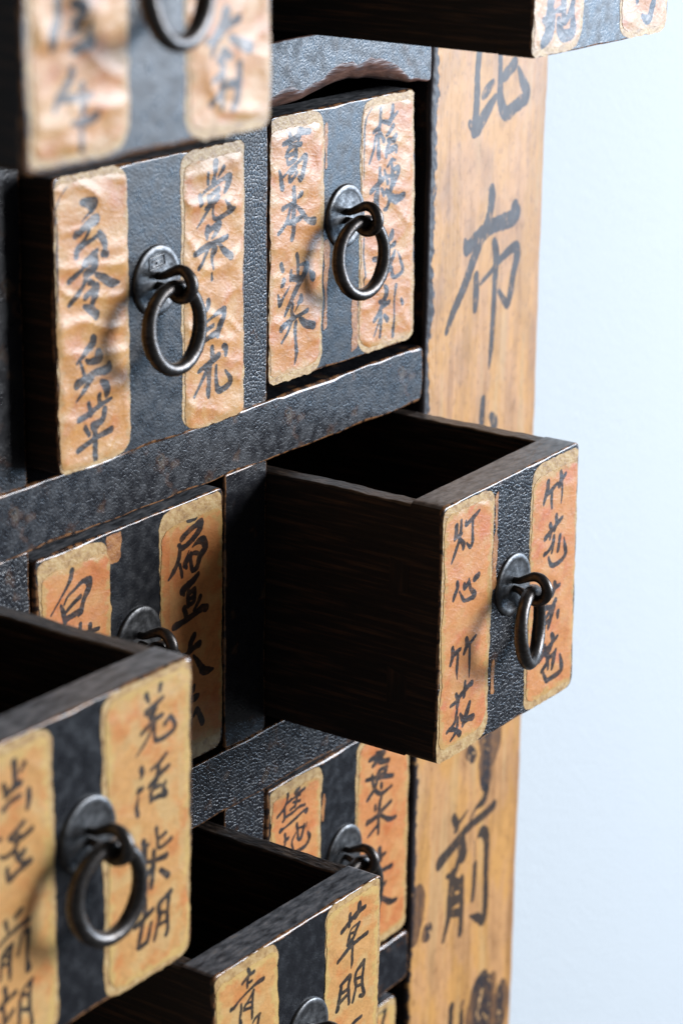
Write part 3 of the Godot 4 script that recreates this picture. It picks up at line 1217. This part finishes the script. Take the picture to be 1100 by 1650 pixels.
func paper_relief() -> ImageTexture:
	# fine creases and fibres, one sheet for every label
	if relief_tex == null:
		var w := 188
		var h := 512
		var bytes := PackedByteArray()
		bytes.resize(w * h)
		for y in h:
			for x in w:
				var f := 1.0 - absf(fine.get_noise_2d(x * 0.012 + y * 0.006, y * 0.03 - x * 0.01)) * 3.0
				var v := 0.45 + 0.30 * maxf(f, 0.0) * maxf(f, 0.0) + 0.28 * fine.get_noise_2d(x * 0.09, y * 0.09) + 0.10 * soft.get_noise_2d(x * 0.33, y * 0.33)
				bytes[y * w + x] = int(clampf(v, 0.0, 1.0) * 255.0)
		relief_tex = ImageTexture.create_from_image(Image.create_from_data(w, h, false, Image.FORMAT_L8, bytes))
	return relief_tex


# ------------------------------------------------------------------ the place
func make_wall() -> void:
	var st := surf()
	var z := Vector3.BACK
	quad(st, Vector3(-2.5, -1.6, 0), Vector3(4.5, -1.6, 0), Vector3(4.5, 2.4, 0), Vector3(-2.5, 2.4, 0), z, z, z, z)
	quad(st, Vector3(-2.5, -1.6, -0.1), Vector3(4.5, -1.6, -0.1), Vector3(4.5, 2.4, -0.1), Vector3(-2.5, 2.4, -0.1), -z, -z, -z, -z)
	st.set_material(mat.wall)
	var o := part("wall", st.commit(), self, Vector3(0, 0, -0.36))
	o.set_meta("kind", "structure")
	o.set_meta("label", "pale bluish white painted wall behind the cabinet")


const BOARD_L := 137.5
const BOARD_B := -520.0
const BOARD_T := 400.0


func board_picture() -> ImageTexture:
	# the varnished face of the corner board, from its top to its foot: honey wood, ink, and places where the dark undercoat shows
	var l := 0.0
	var t := 885.0
	var sx := 2.6
	var sy := 2.15
	var w := int(118.5 * sx)
	var h := int(930 * sy)
	var ink := PackedFloat32Array()
	ink.resize(w * h)
	ink = brush(ink, w, h, INK_AND_SHADE.BDR, l, t, sx, sy, 1.06)
	var bare := PackedFloat32Array()
	bare.resize(w * h)
	bare = brush(bare, w, h, INK_AND_SHADE.BDS, l, t, sx, sy, 1.35)
	var streak := field(201, 0.022, 0.0024, w, h, 3)
	var cloud := field(202, 0.013, 0.006, w, h, 4)
	var blot := field(203, 0.06, 0.05, w, h, 4)
	var bytes := PackedByteArray()
	bytes.resize(w * h * 3)
	var honey := Color(0.53, 0.265, 0.08)
	var peach := Color(0.52, 0.27, 0.115)
	var brown := Color(0.30, 0.14, 0.05)
	var pale := Color(0.54, 0.36, 0.17)
	var dark := Color(0.030, 0.024, 0.026)
	for y in h:
		for x in w:
			var i := y * w + x
			var s := streak[i]
			var c := honey.lerp(peach, smoothstep(0.40, 0.62, cloud[i]) * 0.9)
			c = c.lerp(brown, smoothstep(0.58, 0.80, s) * 0.38 + smoothstep(0.60, 0.85, blot[i]) * 0.55 + smoothstep(0.54, 0.74, cloud[i]) * 0.26)
			c *= 1.12 - 0.16 * smoothstep(0.52, 0.40, cloud[(i + 70 * w) % (w * h)]) - 0.10 * smoothstep(0.55, 0.75, blot[(i + 31 * w) % (w * h)])
			c = c.lerp(pale, smoothstep(0.42, 0.22, s) * 0.4)
			var mm := x / sx
			if mm > 107.0:
				c = c.lerp(brown, smoothstep(107.0, 117.0, mm) * 0.45)
			var v := bare[i]
			if v > 0.0:
				c = c.lerp(dark.lerp(brown, smoothstep(0.42, 0.62, s) * 0.5 + smoothstep(0.5, 0.7, blot[i]) * 0.25), smoothstep(0.40, 0.58, v * 0.80 + (cloud[(i + 300 * w) % (w * h)] - 0.5) * 0.5 + (blot[i] - 0.5) * 0.9 + (s - 0.5) * 0.5))
			# the black left arris
			var edge := 8.2 - 0.0037 * y + (cloud[i] - 0.5) * 8.0 + (blot[i] - 0.5) * 6.0
			c = c.lerp(dark, smoothstep(edge + 0.6, edge - 0.6, mm))
			var a := ink[i]
			if a > 0.0:
				a = clampf(a * 1.2 - s * 0.24, 0.0, 1.0) * (0.93 - 0.5 * smoothstep(0.64, 0.8, blot[i]))
				c = c.lerp(Color(0.014, 0.014, 0.017), a)
			c = c.linear_to_srgb()
			bytes[i * 3] = int(clampf(c.r, 0.0, 1.0) * 255.0)
			bytes[i * 3 + 1] = int(clampf(c.g, 0.0, 1.0) * 255.0)
			bytes[i * 3 + 2] = int(clampf(c.b, 0.0, 1.0) * 255.0)
	return picture(w, h, bytes)


func corner_board() -> ArrayMesh:
	# front face as a fine grid that is not quite flat, rounded at both arrises
	var m := StandardMaterial3D.new()
	m.resource_name = "varnished_board"
	m.albedo_texture = board_picture()
	m.texture_repeat = false
	m.roughness = 0.42
	m.metallic_specular = 0.42
	m.heightmap_enabled = true
	m.heightmap_texture = board_relief()
	m.heightmap_scale = 0.05
	var st := surf()
	var xs := [0.0, 0.15, 0.6, 1.4, 2.5, 5, 9, 15, 25, 40, 55, 70, 85, 100, 108, 113, 116, 117.6, 118.3, 118.5]
	var ny := 184
	var pts := []
	var uvs := []
	for j in ny + 1:
		var y := lerpf(BOARD_B, BOARD_T, float(j) / ny)
		var row := PackedVector3Array()
		var ru := PackedVector2Array()
		for x in xs:
			var e := minf(x, 118.5 - x)
			var rr := 2.4
			var z := 0.0
			if e < rr:
				z = -(rr - sqrt(maxf(0.0, rr * rr - (rr - e) * (rr - e))))
			z += 0.35 * soft.get_noise_2d(x * 0.03, y * 0.012)
			var side := (0.9 * soft.get_noise_2d(y * 0.02, 5.0) + 0.4 * soft.get_noise_2d(y * 0.09, 8.0)) * (1.0 if x > 60.0 else -1.0) * smoothstep(20.0, 0.0, e)
			row.append(Vector3(BOARD_L + x + side, y, z) * MM)
			ru.append(Vector2(x / 118.5, (405.0 - y) / 930.0))
		pts.append(row)
		uvs.append(ru)
	var nx := xs.size() - 1
	var nrm := []
	for j in ny + 1:
		var row := PackedVector3Array()
		for i in nx + 1:
			var du: Vector3 = pts[j][mini(i + 1, nx)] - pts[j][maxi(i - 1, 0)]
			var dv: Vector3 = pts[mini(j + 1, ny)][i] - pts[maxi(j - 1, 0)][i]
			row.append(du.cross(dv).normalized())
		nrm.append(row)
	for j in ny:
		for i in nx:
			tri(st, [pts[j][i], pts[j][i + 1], pts[j + 1][i + 1]], [nrm[j][i], nrm[j][i + 1], nrm[j + 1][i + 1]], [uvs[j][i], uvs[j][i + 1], uvs[j + 1][i + 1]])
			tri(st, [pts[j][i], pts[j + 1][i + 1], pts[j + 1][i]], [nrm[j][i], nrm[j + 1][i + 1], nrm[j + 1][i]], [uvs[j][i], uvs[j + 1][i + 1], uvs[j + 1][i]])
	st.set_material(m)
	var mesh := st.commit()
	st = surf()
	var back := -0.024
	for j in ny:
		for i in [0, nx]:
			var a: Vector3 = pts[j][i]
			var b: Vector3 = pts[j + 1][i]
			var n := Vector3.LEFT if i == 0 else Vector3.RIGHT
			quad(st, a, b, Vector3(b.x, b.y, back), Vector3(a.x, a.y, back), n, n, n, n)
	var lo := Vector3(BOARD_L, BOARD_B, 0) * MM
	var hi := Vector3(BOARD_L + 118.5, BOARD_T, 0) * MM
	var d := Vector3(0, 0, back)
	quad(st, Vector3(lo.x, lo.y, back), Vector3(hi.x, lo.y, back), Vector3(hi.x, hi.y, back), Vector3(lo.x, hi.y, back), Vector3.FORWARD, Vector3.FORWARD, Vector3.FORWARD, Vector3.FORWARD)
	for y in [lo.y, hi.y]:
		var n := Vector3.DOWN if y == lo.y else Vector3.UP
		quad(st, Vector3(lo.x, y, 0), Vector3(hi.x, y, 0), Vector3(hi.x, y, back), Vector3(lo.x, y, back), n, n, n, n)
	st.set_material(mat.lacquer)
	return st.commit(mesh)


func board_relief() -> ImageTexture:
	var w := 160
	var h := 900
	var bytes := PackedByteArray()
	bytes.resize(w * h)
	for y in h:
		for x in w:
			var v := 0.5 + 0.45 * fine.get_noise_2d(x * 0.10, y * 0.006) + 0.18 * fine.get_noise_2d(x * 0.08, y * 0.07)
			if x < 12:
				v += 0.3 * soft.get_noise_2d(x * 0.2, y * 0.16)
			bytes[y * w + x] = int(clampf(v, 0.0, 1.0) * 255.0)
	return ImageTexture.create_from_image(Image.create_from_data(w, h, false, Image.FORMAT_L8, bytes))


func make_cabinet() -> void:
	var t := thing("apothecary_cabinet", "old black lacquered apothecary cabinet with an inscribed honey-coloured corner board", "cabinet", Vector3(0, 0, 0))
	# corner boards
	part("corner_board", corner_board(), t)
	part("corner_board", board(outline([Vector2(-474, BOARD_B), Vector2(-356, BOARD_B), Vector2(-356, BOARD_T), Vector2(-474, BOARD_T)], [4, 4, 4, 4], 12.0, 0.5, 3.0), -24.0, 0.0, 2.0, mat.lacquer, mat.rub, mat.lacquer, 4.0), t)
	# rails, each with its lower and upper edge
	var rails := [[-520, -481], [-340.6, -309.2], [-171.2, -137.8], [4.8, 35.2], [177, 208.2], [349, 400]]
	for i in rails.size():
		var lo: float = rails[i][0]
		var hi: float = rails[i][1]
		var poly: PackedVector2Array
		var chip := Vector4.ZERO
		if i == 4:  # the rail above the drawer at the right has lost a long splinter from its lower edge
			poly = outline([Vector2(-355.0, lo), Vector2(137.2, lo - 2.2), Vector2(137.2, hi), Vector2(-355.0, hi)], [3, 3, 3, 3], 4.0, 0.5, i * 7.0)
			for k in poly.size():
				var p := poly[k]
				if p.y < lo + 8.0 and p.x > -60.0:
					var bite := 9.0 * exp(-pow((p.x - 66.0) / 44.0, 2.0)) + 0.5 * smoothn.get_noise_2d(p.x * 0.05, 2.0)
					poly[k].y += maxf(bite, 0.0) - 0.8
			chip = Vector4(-20, 132, 4.6, lo + 14.0)
		else:
			poly = outline([Vector2(-355.0, lo), Vector2(136.3, lo), Vector2(136.3, hi), Vector2(-355.0, hi)], [3, 5, 4, 3], 6.0, 0.45, i * 7.0)
		part("rail", board(poly, -22.0, 0.0, 1.3, mat.lacquer if i != 2 else mat.crackled, mat.rub if i != 4 else mat.raw, mat.lacquer, i * 11.0, chip), t)
	# posts between the columns, and the floors and partitions behind them
	for i in 5:
		var lo: float = rails[i][1] - 0.4
		var hi: float = rails[i + 1][0] + 0.4
		for c in 2:
			var l: float = [-207.5, -35.2][c]
			var r: float = [-175.0, -1.6][c]
			part("divider", board(outline([Vector2(l, lo), Vector2(r, lo), Vector2(r, hi), Vector2(l, hi)], [2.4, 2.4, 2.4, 2.4], 7.0, 0.4, i * 5.0 + c * 3.0), -22.0, -0.9, 0.9, mat.lacquer if (i + c) % 2 else mat.crackled, mat.rub, mat.lacquer, i * 3.0 + c), t)
			part("partition", box_mesh(Vector3(l + 9, lo - 8, -300) * MM, Vector3(r - 9, hi + 8, -22.6) * MM, mat.wood_z), t)
	for i in 6:
		var y: float = (rails[i][0] + rails[i][1]) * 0.5
		part("shelf", box_mesh(Vector3(-355, y - 7, -300) * MM, Vector3(145, y + 7, -22.6) * MM, mat.wood_x), t)
	part("top_panel", box_mesh(Vector3(-354, 384, -300) * MM, Vector3(146, 398, -23) * MM, mat.wood_x), t)
	part("side_panel", box_mesh(Vector3(147, BOARD_B, -318) * MM, Vector3(165, BOARD_T, -24.6) * MM, mat.lacquer), t)
	part("side_panel", box_mesh(Vector3(-384, BOARD_B, -318) * MM, Vector3(-366, BOARD_T, -24.6) * MM, mat.lacquer), t)
	part("back_panel", box_mesh(Vector3(-365, BOARD_B, -318) * MM, Vector3(146, BOARD_T, -302) * MM, mat.wood_y), t)


func drawer(d: Dictionary) -> Node3D:
	var at: Vector3 = d.at
	var t := thing("herb_drawer", d.label, "drawer", at * MM, "herb drawers of the cabinet")
	var c: Array = d.corners
	var sd: float = d.seed
	var bl: Vector2 = c[0]
	var br: Vector2 = c[1]
	var tr: Vector2 = c[2]
	var tl: Vector2 = c[3]
	# front board, then the box behind it
	var front := part("front_panel", board(outline(c, d.get("round", [4.0, 6.0, 3.5, 3.0]), 6.0, 0.22, sd), -18.0, 0.0, 1.25, mat.crackled if d.get("crackled", false) else mat.smooth_lacquer, mat.rub, mat.wood_z, sd * 3.0, Vector4.ZERO, mat.top), t)
	var deep := -248.0
	var left := board_side(bl.x + 0.4, tl.x + 0.4, bl.y + 0.8, tl.y - 0.9, 10.0, deep, sd)
	part("side_panel", left, t)
	for y in [0.27, 0.70]:
		var c0 := Vector2(-18.2, lerpf(bl.y, tl.y, y))
		var tail := part("dovetail", board(outline([c0 + Vector2(-11.5, -10), c0 + Vector2(0, -6.5), c0 + Vector2(0, 6.5), c0 + Vector2(-11.5, 10)], [1, 1, 1, 1], 5.0, 0.3, sd + y), -1.5, 0.22, 0.4, mat.wood_y, mat.wood_y, mat.wood_y), t, Vector3(lerpf(bl.x, tl.x, y) + 0.4, 0, 0) * MM)
		tail.rotation.y = -PI / 2.0
	var right := board_side(br.x - 10.4, tr.x - 10.4, br.y + 0.8, tr.y - 1.0, 10.0, deep, sd + 5.0)
	part("side_panel", right, t)
	part("bottom_panel", box_mesh(Vector3(bl.x + 10.6, bl.y + 4, deep + 12) * MM, Vector3(br.x - 10.6, bl.y + 11, -18.4) * MM, mat.wood_z), t)
	part("back_panel", box_mesh(Vector3(bl.x + 10.6, bl.y + 4, deep) * MM, Vector3(br.x - 10.6, tl.y - 6, deep + 11) * MM, mat.wood_x), t)
	# papers: an older one below, the inked one over it
	var look: Dictionary = d.look
	for k in 2:
		var side: String = ["L", "R"][k]
		var key: String = d.key + side
		var q: Array = d.get("paper" + side, [0.9, 0.9, 46.6, 129.8] if k == 0 else [83.4, 0.9, 130.2, 129.8])
		var l: float = q[0]
		var b: float = q[1]
		var r: float = q[2]
		var u: float = q[3]
		var lean: float = q[4] if q.size() > 4 else 0.0
		part("backing_paper", sheet(l, b, r, u, [3.0, 10.0, 7.0 + fmod(sd, 5.0), 3.5] if k == 0 else [8.0 + fmod(sd, 4.0), 5.0, 3.0, 6.0 + fmod(sd, 6.0)], 0.12, 0.03, 1.5, 0.0, sd + k * 17.0, mat.old, lean), front)
		var g: Array = d.get("inset" + side, [2.0, 3.0, 2.5, 4.0])
		var x := [l + g[0] * 0.6, b + g[1] * 0.8, r - g[2] * 0.6, u - g[3]]
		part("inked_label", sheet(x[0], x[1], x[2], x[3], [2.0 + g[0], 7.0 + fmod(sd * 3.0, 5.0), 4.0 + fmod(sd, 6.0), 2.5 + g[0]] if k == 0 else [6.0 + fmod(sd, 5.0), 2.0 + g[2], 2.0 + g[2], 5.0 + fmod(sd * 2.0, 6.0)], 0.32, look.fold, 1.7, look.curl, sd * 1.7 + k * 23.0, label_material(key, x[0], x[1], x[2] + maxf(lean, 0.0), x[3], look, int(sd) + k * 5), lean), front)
	for s in d.get("scraps", []):
		part("paper_scrap", sheet(s[0], s[1], s[2], s[3], [0.6, 0.8, 0.6, 0.8], 0.12, 0.08, 2.2, 0.0, sd + s[0], mat.scrap), front)
	# the pull: plate, eye and ring
	var h: Vector2 = d.get("pull", Vector2(66, 75.3))
	var p := part("pull_plate", plate_mesh, t, Vector3(h.x, h.y, 0.1) * MM)
	p.rotation.z = sd * 0.7
	if d.get("relief", false):
		p.rotation.z = 0.1
		part("plate_relief", relief_mesh, p)
	var e := part("pull_eye", staple_mesh, t, Vector3(h.x, h.y, 1.2) * MM)
	e.rotation.y = d.get("eye", 0.0)
	var ring := part("pull_ring", ring_mesh, t, Vector3(h.x + d.get("ring_x", -4.0), h.y - 0.6, 12.6) * MM)
	ring.rotation = Vector3(-0.06, d.get("ring", 0.0), d.get("ring_z", 0.0))
	return t


func board_side(x_low: float, x_high: float, y0: float, y1: float, thick: float, deep: float, sd: float) -> ArrayMesh:
	# a drawer side: a plank whose top edge is chewed and rounded by use
	var st := surf()
	var top := surf()
	var n := 46
	var rows := []
	for i in n + 1:
		var z := lerpf(deep, -18.3, float(i) / n)
		var dip := 0.4 + 0.5 * soft.get_noise_2d(z * 0.04, sd) + 0.35 * fine.get_noise_2d(z * 0.14, sd)
		var r := 1.0 + 0.5 * soft.get_noise_2d(z * 0.08, sd + 9.0)
		var y := y1 - maxf(dip, 0.0)
		rows.append([Vector3(x_low, y0, z) * MM, Vector3(x_high, y - r, z) * MM, Vector3(x_high + r * 0.3, y - r * 0.3, z) * MM, Vector3(x_high + r, y, z) * MM, Vector3(x_high + thick - r, y, z) * MM, Vector3(x_high + thick - r * 0.3, y - r * 0.3, z) * MM, Vector3(x_high + thick, y - r, z) * MM, Vector3(x_low + thick, y0, z) * MM])
	var ns := [Vector3.LEFT, Vector3.LEFT, Vector3(-1, 1, 0).normalized(), Vector3.UP, Vector3.UP, Vector3(1, 1, 0).normalized(), Vector3.RIGHT, Vector3.RIGHT]
	for i in n:
		for k in 7:
			var to := st if k == 0 or k == 6 else top
			quad(to, rows[i][k], rows[i][k + 1], rows[i + 1][k + 1], rows[i + 1][k], ns[k], ns[k + 1], ns[k + 1], ns[k])
		quad(st, rows[i][7], rows[i][0], rows[i + 1][0], rows[i + 1][7], Vector3.DOWN, Vector3.DOWN, Vector3.DOWN, Vector3.DOWN)
	for e in [0, n]:
		var nn := Vector3.FORWARD if e == 0 else Vector3.BACK
		for k in range(1, 7):
			tri(st, [rows[e][0], rows[e][k], rows[e][k + 1]], [nn, nn, nn])
	st.set_material(mat.wood_z)
	var mesh := st.commit()
	top.set_material(mat.side_top)
	return top.commit(mesh)


func make_drawers() -> void:
	var pink := {"paper": Color(0.785, 0.535, 0.295), "deep": Color(0.75, 0.45, 0.23), "pale": Color(0.79, 0.61, 0.37), "rim": Color(0.76, 0.59, 0.38), "rimw": 2.0, "rough": 0.36, "fold": 0.5, "curl": 0.09, "swell": 1.18}
	var creased := pink.merged({"fold": 0.85, "paper": Color(0.785, 0.55, 0.30), "rough": 0.40}, true)
	var orange := pink.merged({"paper": Color(0.80, 0.52, 0.30), "deep": Color(0.77, 0.43, 0.22), "pale": Color(0.81, 0.60, 0.37), "rim": Color(0.76, 0.60, 0.36), "fold": 0.28, "rough": 0.4, "swell": 1.06}, true)
	var coral := orange.merged({"paper": Color(0.81, 0.54, 0.315), "deep": Color(0.80, 0.45, 0.29), "pale": Color(0.82, 0.61, 0.39)}, true)
	var straw := orange.merged({"paper": Color(0.81, 0.60, 0.36), "deep": Color(0.80, 0.49, 0.26), "pale": Color(0.80, 0.67, 0.45), "rim": Color(0.80, 0.66, 0.40), "rimw": 3.0}, true)
	var list := [
		{"key": "A0", "at": Vector3(-348, 212.5, 158.9), "corners": [Vector2(-0.2, 0.7), Vector2(132.1, -0.2), Vector2(132, 131), Vector2(0, 131)], "seed": 3.0, "insetL": [4.0, 3.0, 2.0, 3.0], "insetR": [3.0, 5.0, 1.0, 3.0], "look": creased, "ring": 0.1,
			"paperL": [1.7, 2.3, 52.6, 130.2], "paperR": [82.0, 0.5, 131.6, 130.2], "label": "drawer pulled out furthest at upper left, nearest and most blurred, its top out of frame"},
		{"key": "A2", "at": Vector3(0, 212.5, 138.6), "corners": [Vector2(2.1, -0.3), Vector2(126.5, 0.2), Vector2(125, 131), Vector2(1, 131)], "seed": 5.0, "insetL": [1.0, 4.0, 3.0, 3.0], "insetR": [3.0, 4.0, 2.0, 3.0], "look": pink, "round": [4, 9, 4, 3],
			"paperL": [2.1, 0.3, 45.5, 129.7], "paperR": [79.0, 0.5, 125.0, 129.7, 1.2], "label": "drawer pulled out at the top of the picture, only underside edge and label ends visible"},
		{"key": "B1", "at": Vector3(-172.5, 40.5, 15.2), "corners": [Vector2(0, 1.1), Vector2(131.4, -0.8), Vector2(131.6, 129.2), Vector2(-0.3, 130)], "seed": 7.0, "insetL": [0.1, 2.0, 0.6, 3.0], "insetR": [3.2, 0.6, 0.3, 5.0], "look": creased, "pull": Vector2(67, 75.1), "relief": true,
			"paperL": [0.4, 0.7, 48.2, 129.9], "paperR": [84.2, 0.3, 130.9, 129.1], "label": "slightly pulled drawer with crinkled peach labels and a large upright iron ring"},
		{"key": "B2", "at": Vector3(1, 40.5, -2.3), "corners": [Vector2(0.3, 0.4), Vector2(129.5, -0.7), Vector2(124.9, 131.5), Vector2(1.1, 131.6)], "seed": 9.0, "insetL": [0.3, 5.0, 2.2, 6.0], "insetR": [1.4, 3.0, 2.6, 4.0], "look": pink, "pull": Vector2(63.4, 75.1), "ring": -0.08,
			"paperL": [0.4, 0.3, 45.4, 131.1], "paperR": [76.4, 0.3, 124.2, 130.9, 4.4], "scraps": [[45.2, 20.0, 50.5, 66.0], [45.0, 100.0, 48.5, 124.0], [70.5, 4.0, 76.8, 32.0]], "label": "closed drawer under the splintered rail, beside the board with brush writing"},
		{"key": "C0", "at": Vector3(-348, -132, 121.8), "corners": [Vector2(1, 0), Vector2(130.7, 0.4), Vector2(132.4, 130.5), Vector2(1, 131.5)], "seed": 12.0, "insetL": [2.0, 3.0, 3.5, 4.0], "insetR": [4.0, 3.0, 1.5, 3.0], "look": straw, "pull": Vector2(66.8, 76.8), "ring": -0.06, "round": [4, 9, 3, 3],
			"paperL": [1.5, 0.3, 48.4, 130.5], "paperR": [75.5, 0.3, 130.8, 130.3, -1.2], "scraps": [[78.5, 104.0, 85.0, 117.0]], "label": "open drawer at lower left, cut by the picture's edge, with straw-coloured labels"},
		{"key": "C1", "at": Vector3(-172.5, -132.5, 1.1), "corners": [Vector2(-1, 0), Vector2(133.2, -0.8), Vector2(133.5, 133.4), Vector2(-1.5, 132.6)], "seed": 14.0, "insetL": [3.5, 3.0, 0.5, 7.0], "insetR": [0.5, 9.0, 0.4, 8.5], "look": orange, "pull": Vector2(68.8, 75), "round": [4, 8, 4, 3],
			"paperL": [0.3, 0.3, 49.4, 131.3], "paperR": [84.4, 0.3, 132.6, 132.3], "scraps": [[46.5, 117.5, 57.5, 131.0]], "label": "closed drawer half hidden behind the open drawer at lower left"},
		{"key": "C2", "at": Vector3(0, -132.5, 101.0), "corners": [Vector2(-0.3, 0.3), Vector2(132.3, -0.6), Vector2(128.1, 135), Vector2(-0.2, 132)], "seed": 16.0, "insetL": [2.4, 8.0, 3.0, 4.0], "insetR": [2.6, 5.0, 1.4, 7.0], "look": coral, "pull": Vector2(66.5, 75.4), "ring": 0.28, "round": [5, 8, 4, 4], "crackled": true,
			"paperL": [0.3, 0.3, 46.9, 131.3], "paperR": [81.2, 0.3, 127.6, 132.5, 3.6], "scraps": [[46.4, 78.0, 51.5, 128.0], [48.6, 21.0, 52.0, 40.0]], "label": "sharply focused drawer standing open at the right against the white wall"},
		{"key": "D1", "at": Vector3(-172.5, -304.5, 98.4), "corners": [Vector2(0, 0), Vector2(131, 0), Vector2(131.4, 130.1), Vector2(-0.2, 132.3)], "seed": 18.0, "insetL": [1.5, 3.0, 0.5, 5.0], "insetR": [0.2, 2.0, 3.0, 3.0], "look": straw, "pull": Vector2(70.8, 73.6),
			"paperL": [0.4, 0.3, 48.0, 131.3], "paperR": [84.5, 0.3, 130.8, 129.9], "label": "open drawer at the bottom of the picture with a grey worn top edge"},
		{"key": "D2", "at": Vector3(-1, -305, 0.6), "corners": [Vector2(0, 0), Vector2(133.5, 0.1), Vector2(132.4, 132.3), Vector2(-0.8, 132.3)], "seed": 20.0, "insetL": [2.2, 3.0, 3.2, 6.0], "insetR": [3.0, 5.0, 2.6, 3.0], "look": orange, "pull": Vector2(69.5, 70.5), "round": [4, 8, 4, 3],
			"paperL": [1.7, 0.3, 48.2, 131.3], "paperR": [79.5, 0.3, 132.6, 131.3], "scraps": [[47.8, 96.0, 50.6, 112.0]], "label": "closed drawer below the sharply focused open drawer, by the corner board's foot"},
		{"key": "E2", "at": Vector3(-1, -477, 0.0), "corners": [Vector2(0, 0), Vector2(126, 0), Vector2(125.6, 131), Vector2(0, 131)], "seed": 22.0, "look": straw,
			"paperR": [79.0, 0.3, 125.4, 130.3], "label": "lowest closed drawer at right, just a label corner showing at the bottom edge"},
		# closed drawers that the pulled-out ones hide from where the photographer stood
		{"key": "A1", "at": Vector3(-172.5, 212.5, -1.0), "corners": [Vector2(0, 0), Vector2(131, 0), Vector2(131, 131), Vector2(0, 131)], "seed": 24.0, "look": creased, "label": "closed top-row drawer hidden behind the nearest blurred drawer at upper left"},
		{"key": "B0", "at": Vector3(-348, 40.5, -1.0), "corners": [Vector2(0, 0), Vector2(131.5, 0), Vector2(131.5, 131), Vector2(0, 131)], "seed": 26.0, "look": pink, "label": "closed drawer left of the crinkled peach-labelled drawer, outside the picture's left edge"},
		{"key": "D0", "at": Vector3(-348, -305, -1.0), "corners": [Vector2(0, 0), Vector2(131.5, 0), Vector2(131.5, 131), Vector2(0, 131)], "seed": 28.0, "look": straw, "label": "closed drawer below the open lower left drawer, outside the picture's left edge"},
		{"key": "E0", "at": Vector3(-348, -477, -1.0), "corners": [Vector2(0, 0), Vector2(131.5, 0), Vector2(131.5, 131), Vector2(0, 131)], "seed": 30.0, "look": orange, "label": "closed bottom-row drawer at far left, below the picture's lower edge"},
		{"key": "E1", "at": Vector3(-172.5, -477, -1.0), "corners": [Vector2(0, 0), Vector2(131.5, 0), Vector2(131.5, 131), Vector2(0, 131)], "seed": 32.0, "look": straw, "label": "closed bottom-row drawer under the open bottom drawer, below the picture's lower edge"},
	]
	for d in list:
		drawer(d)
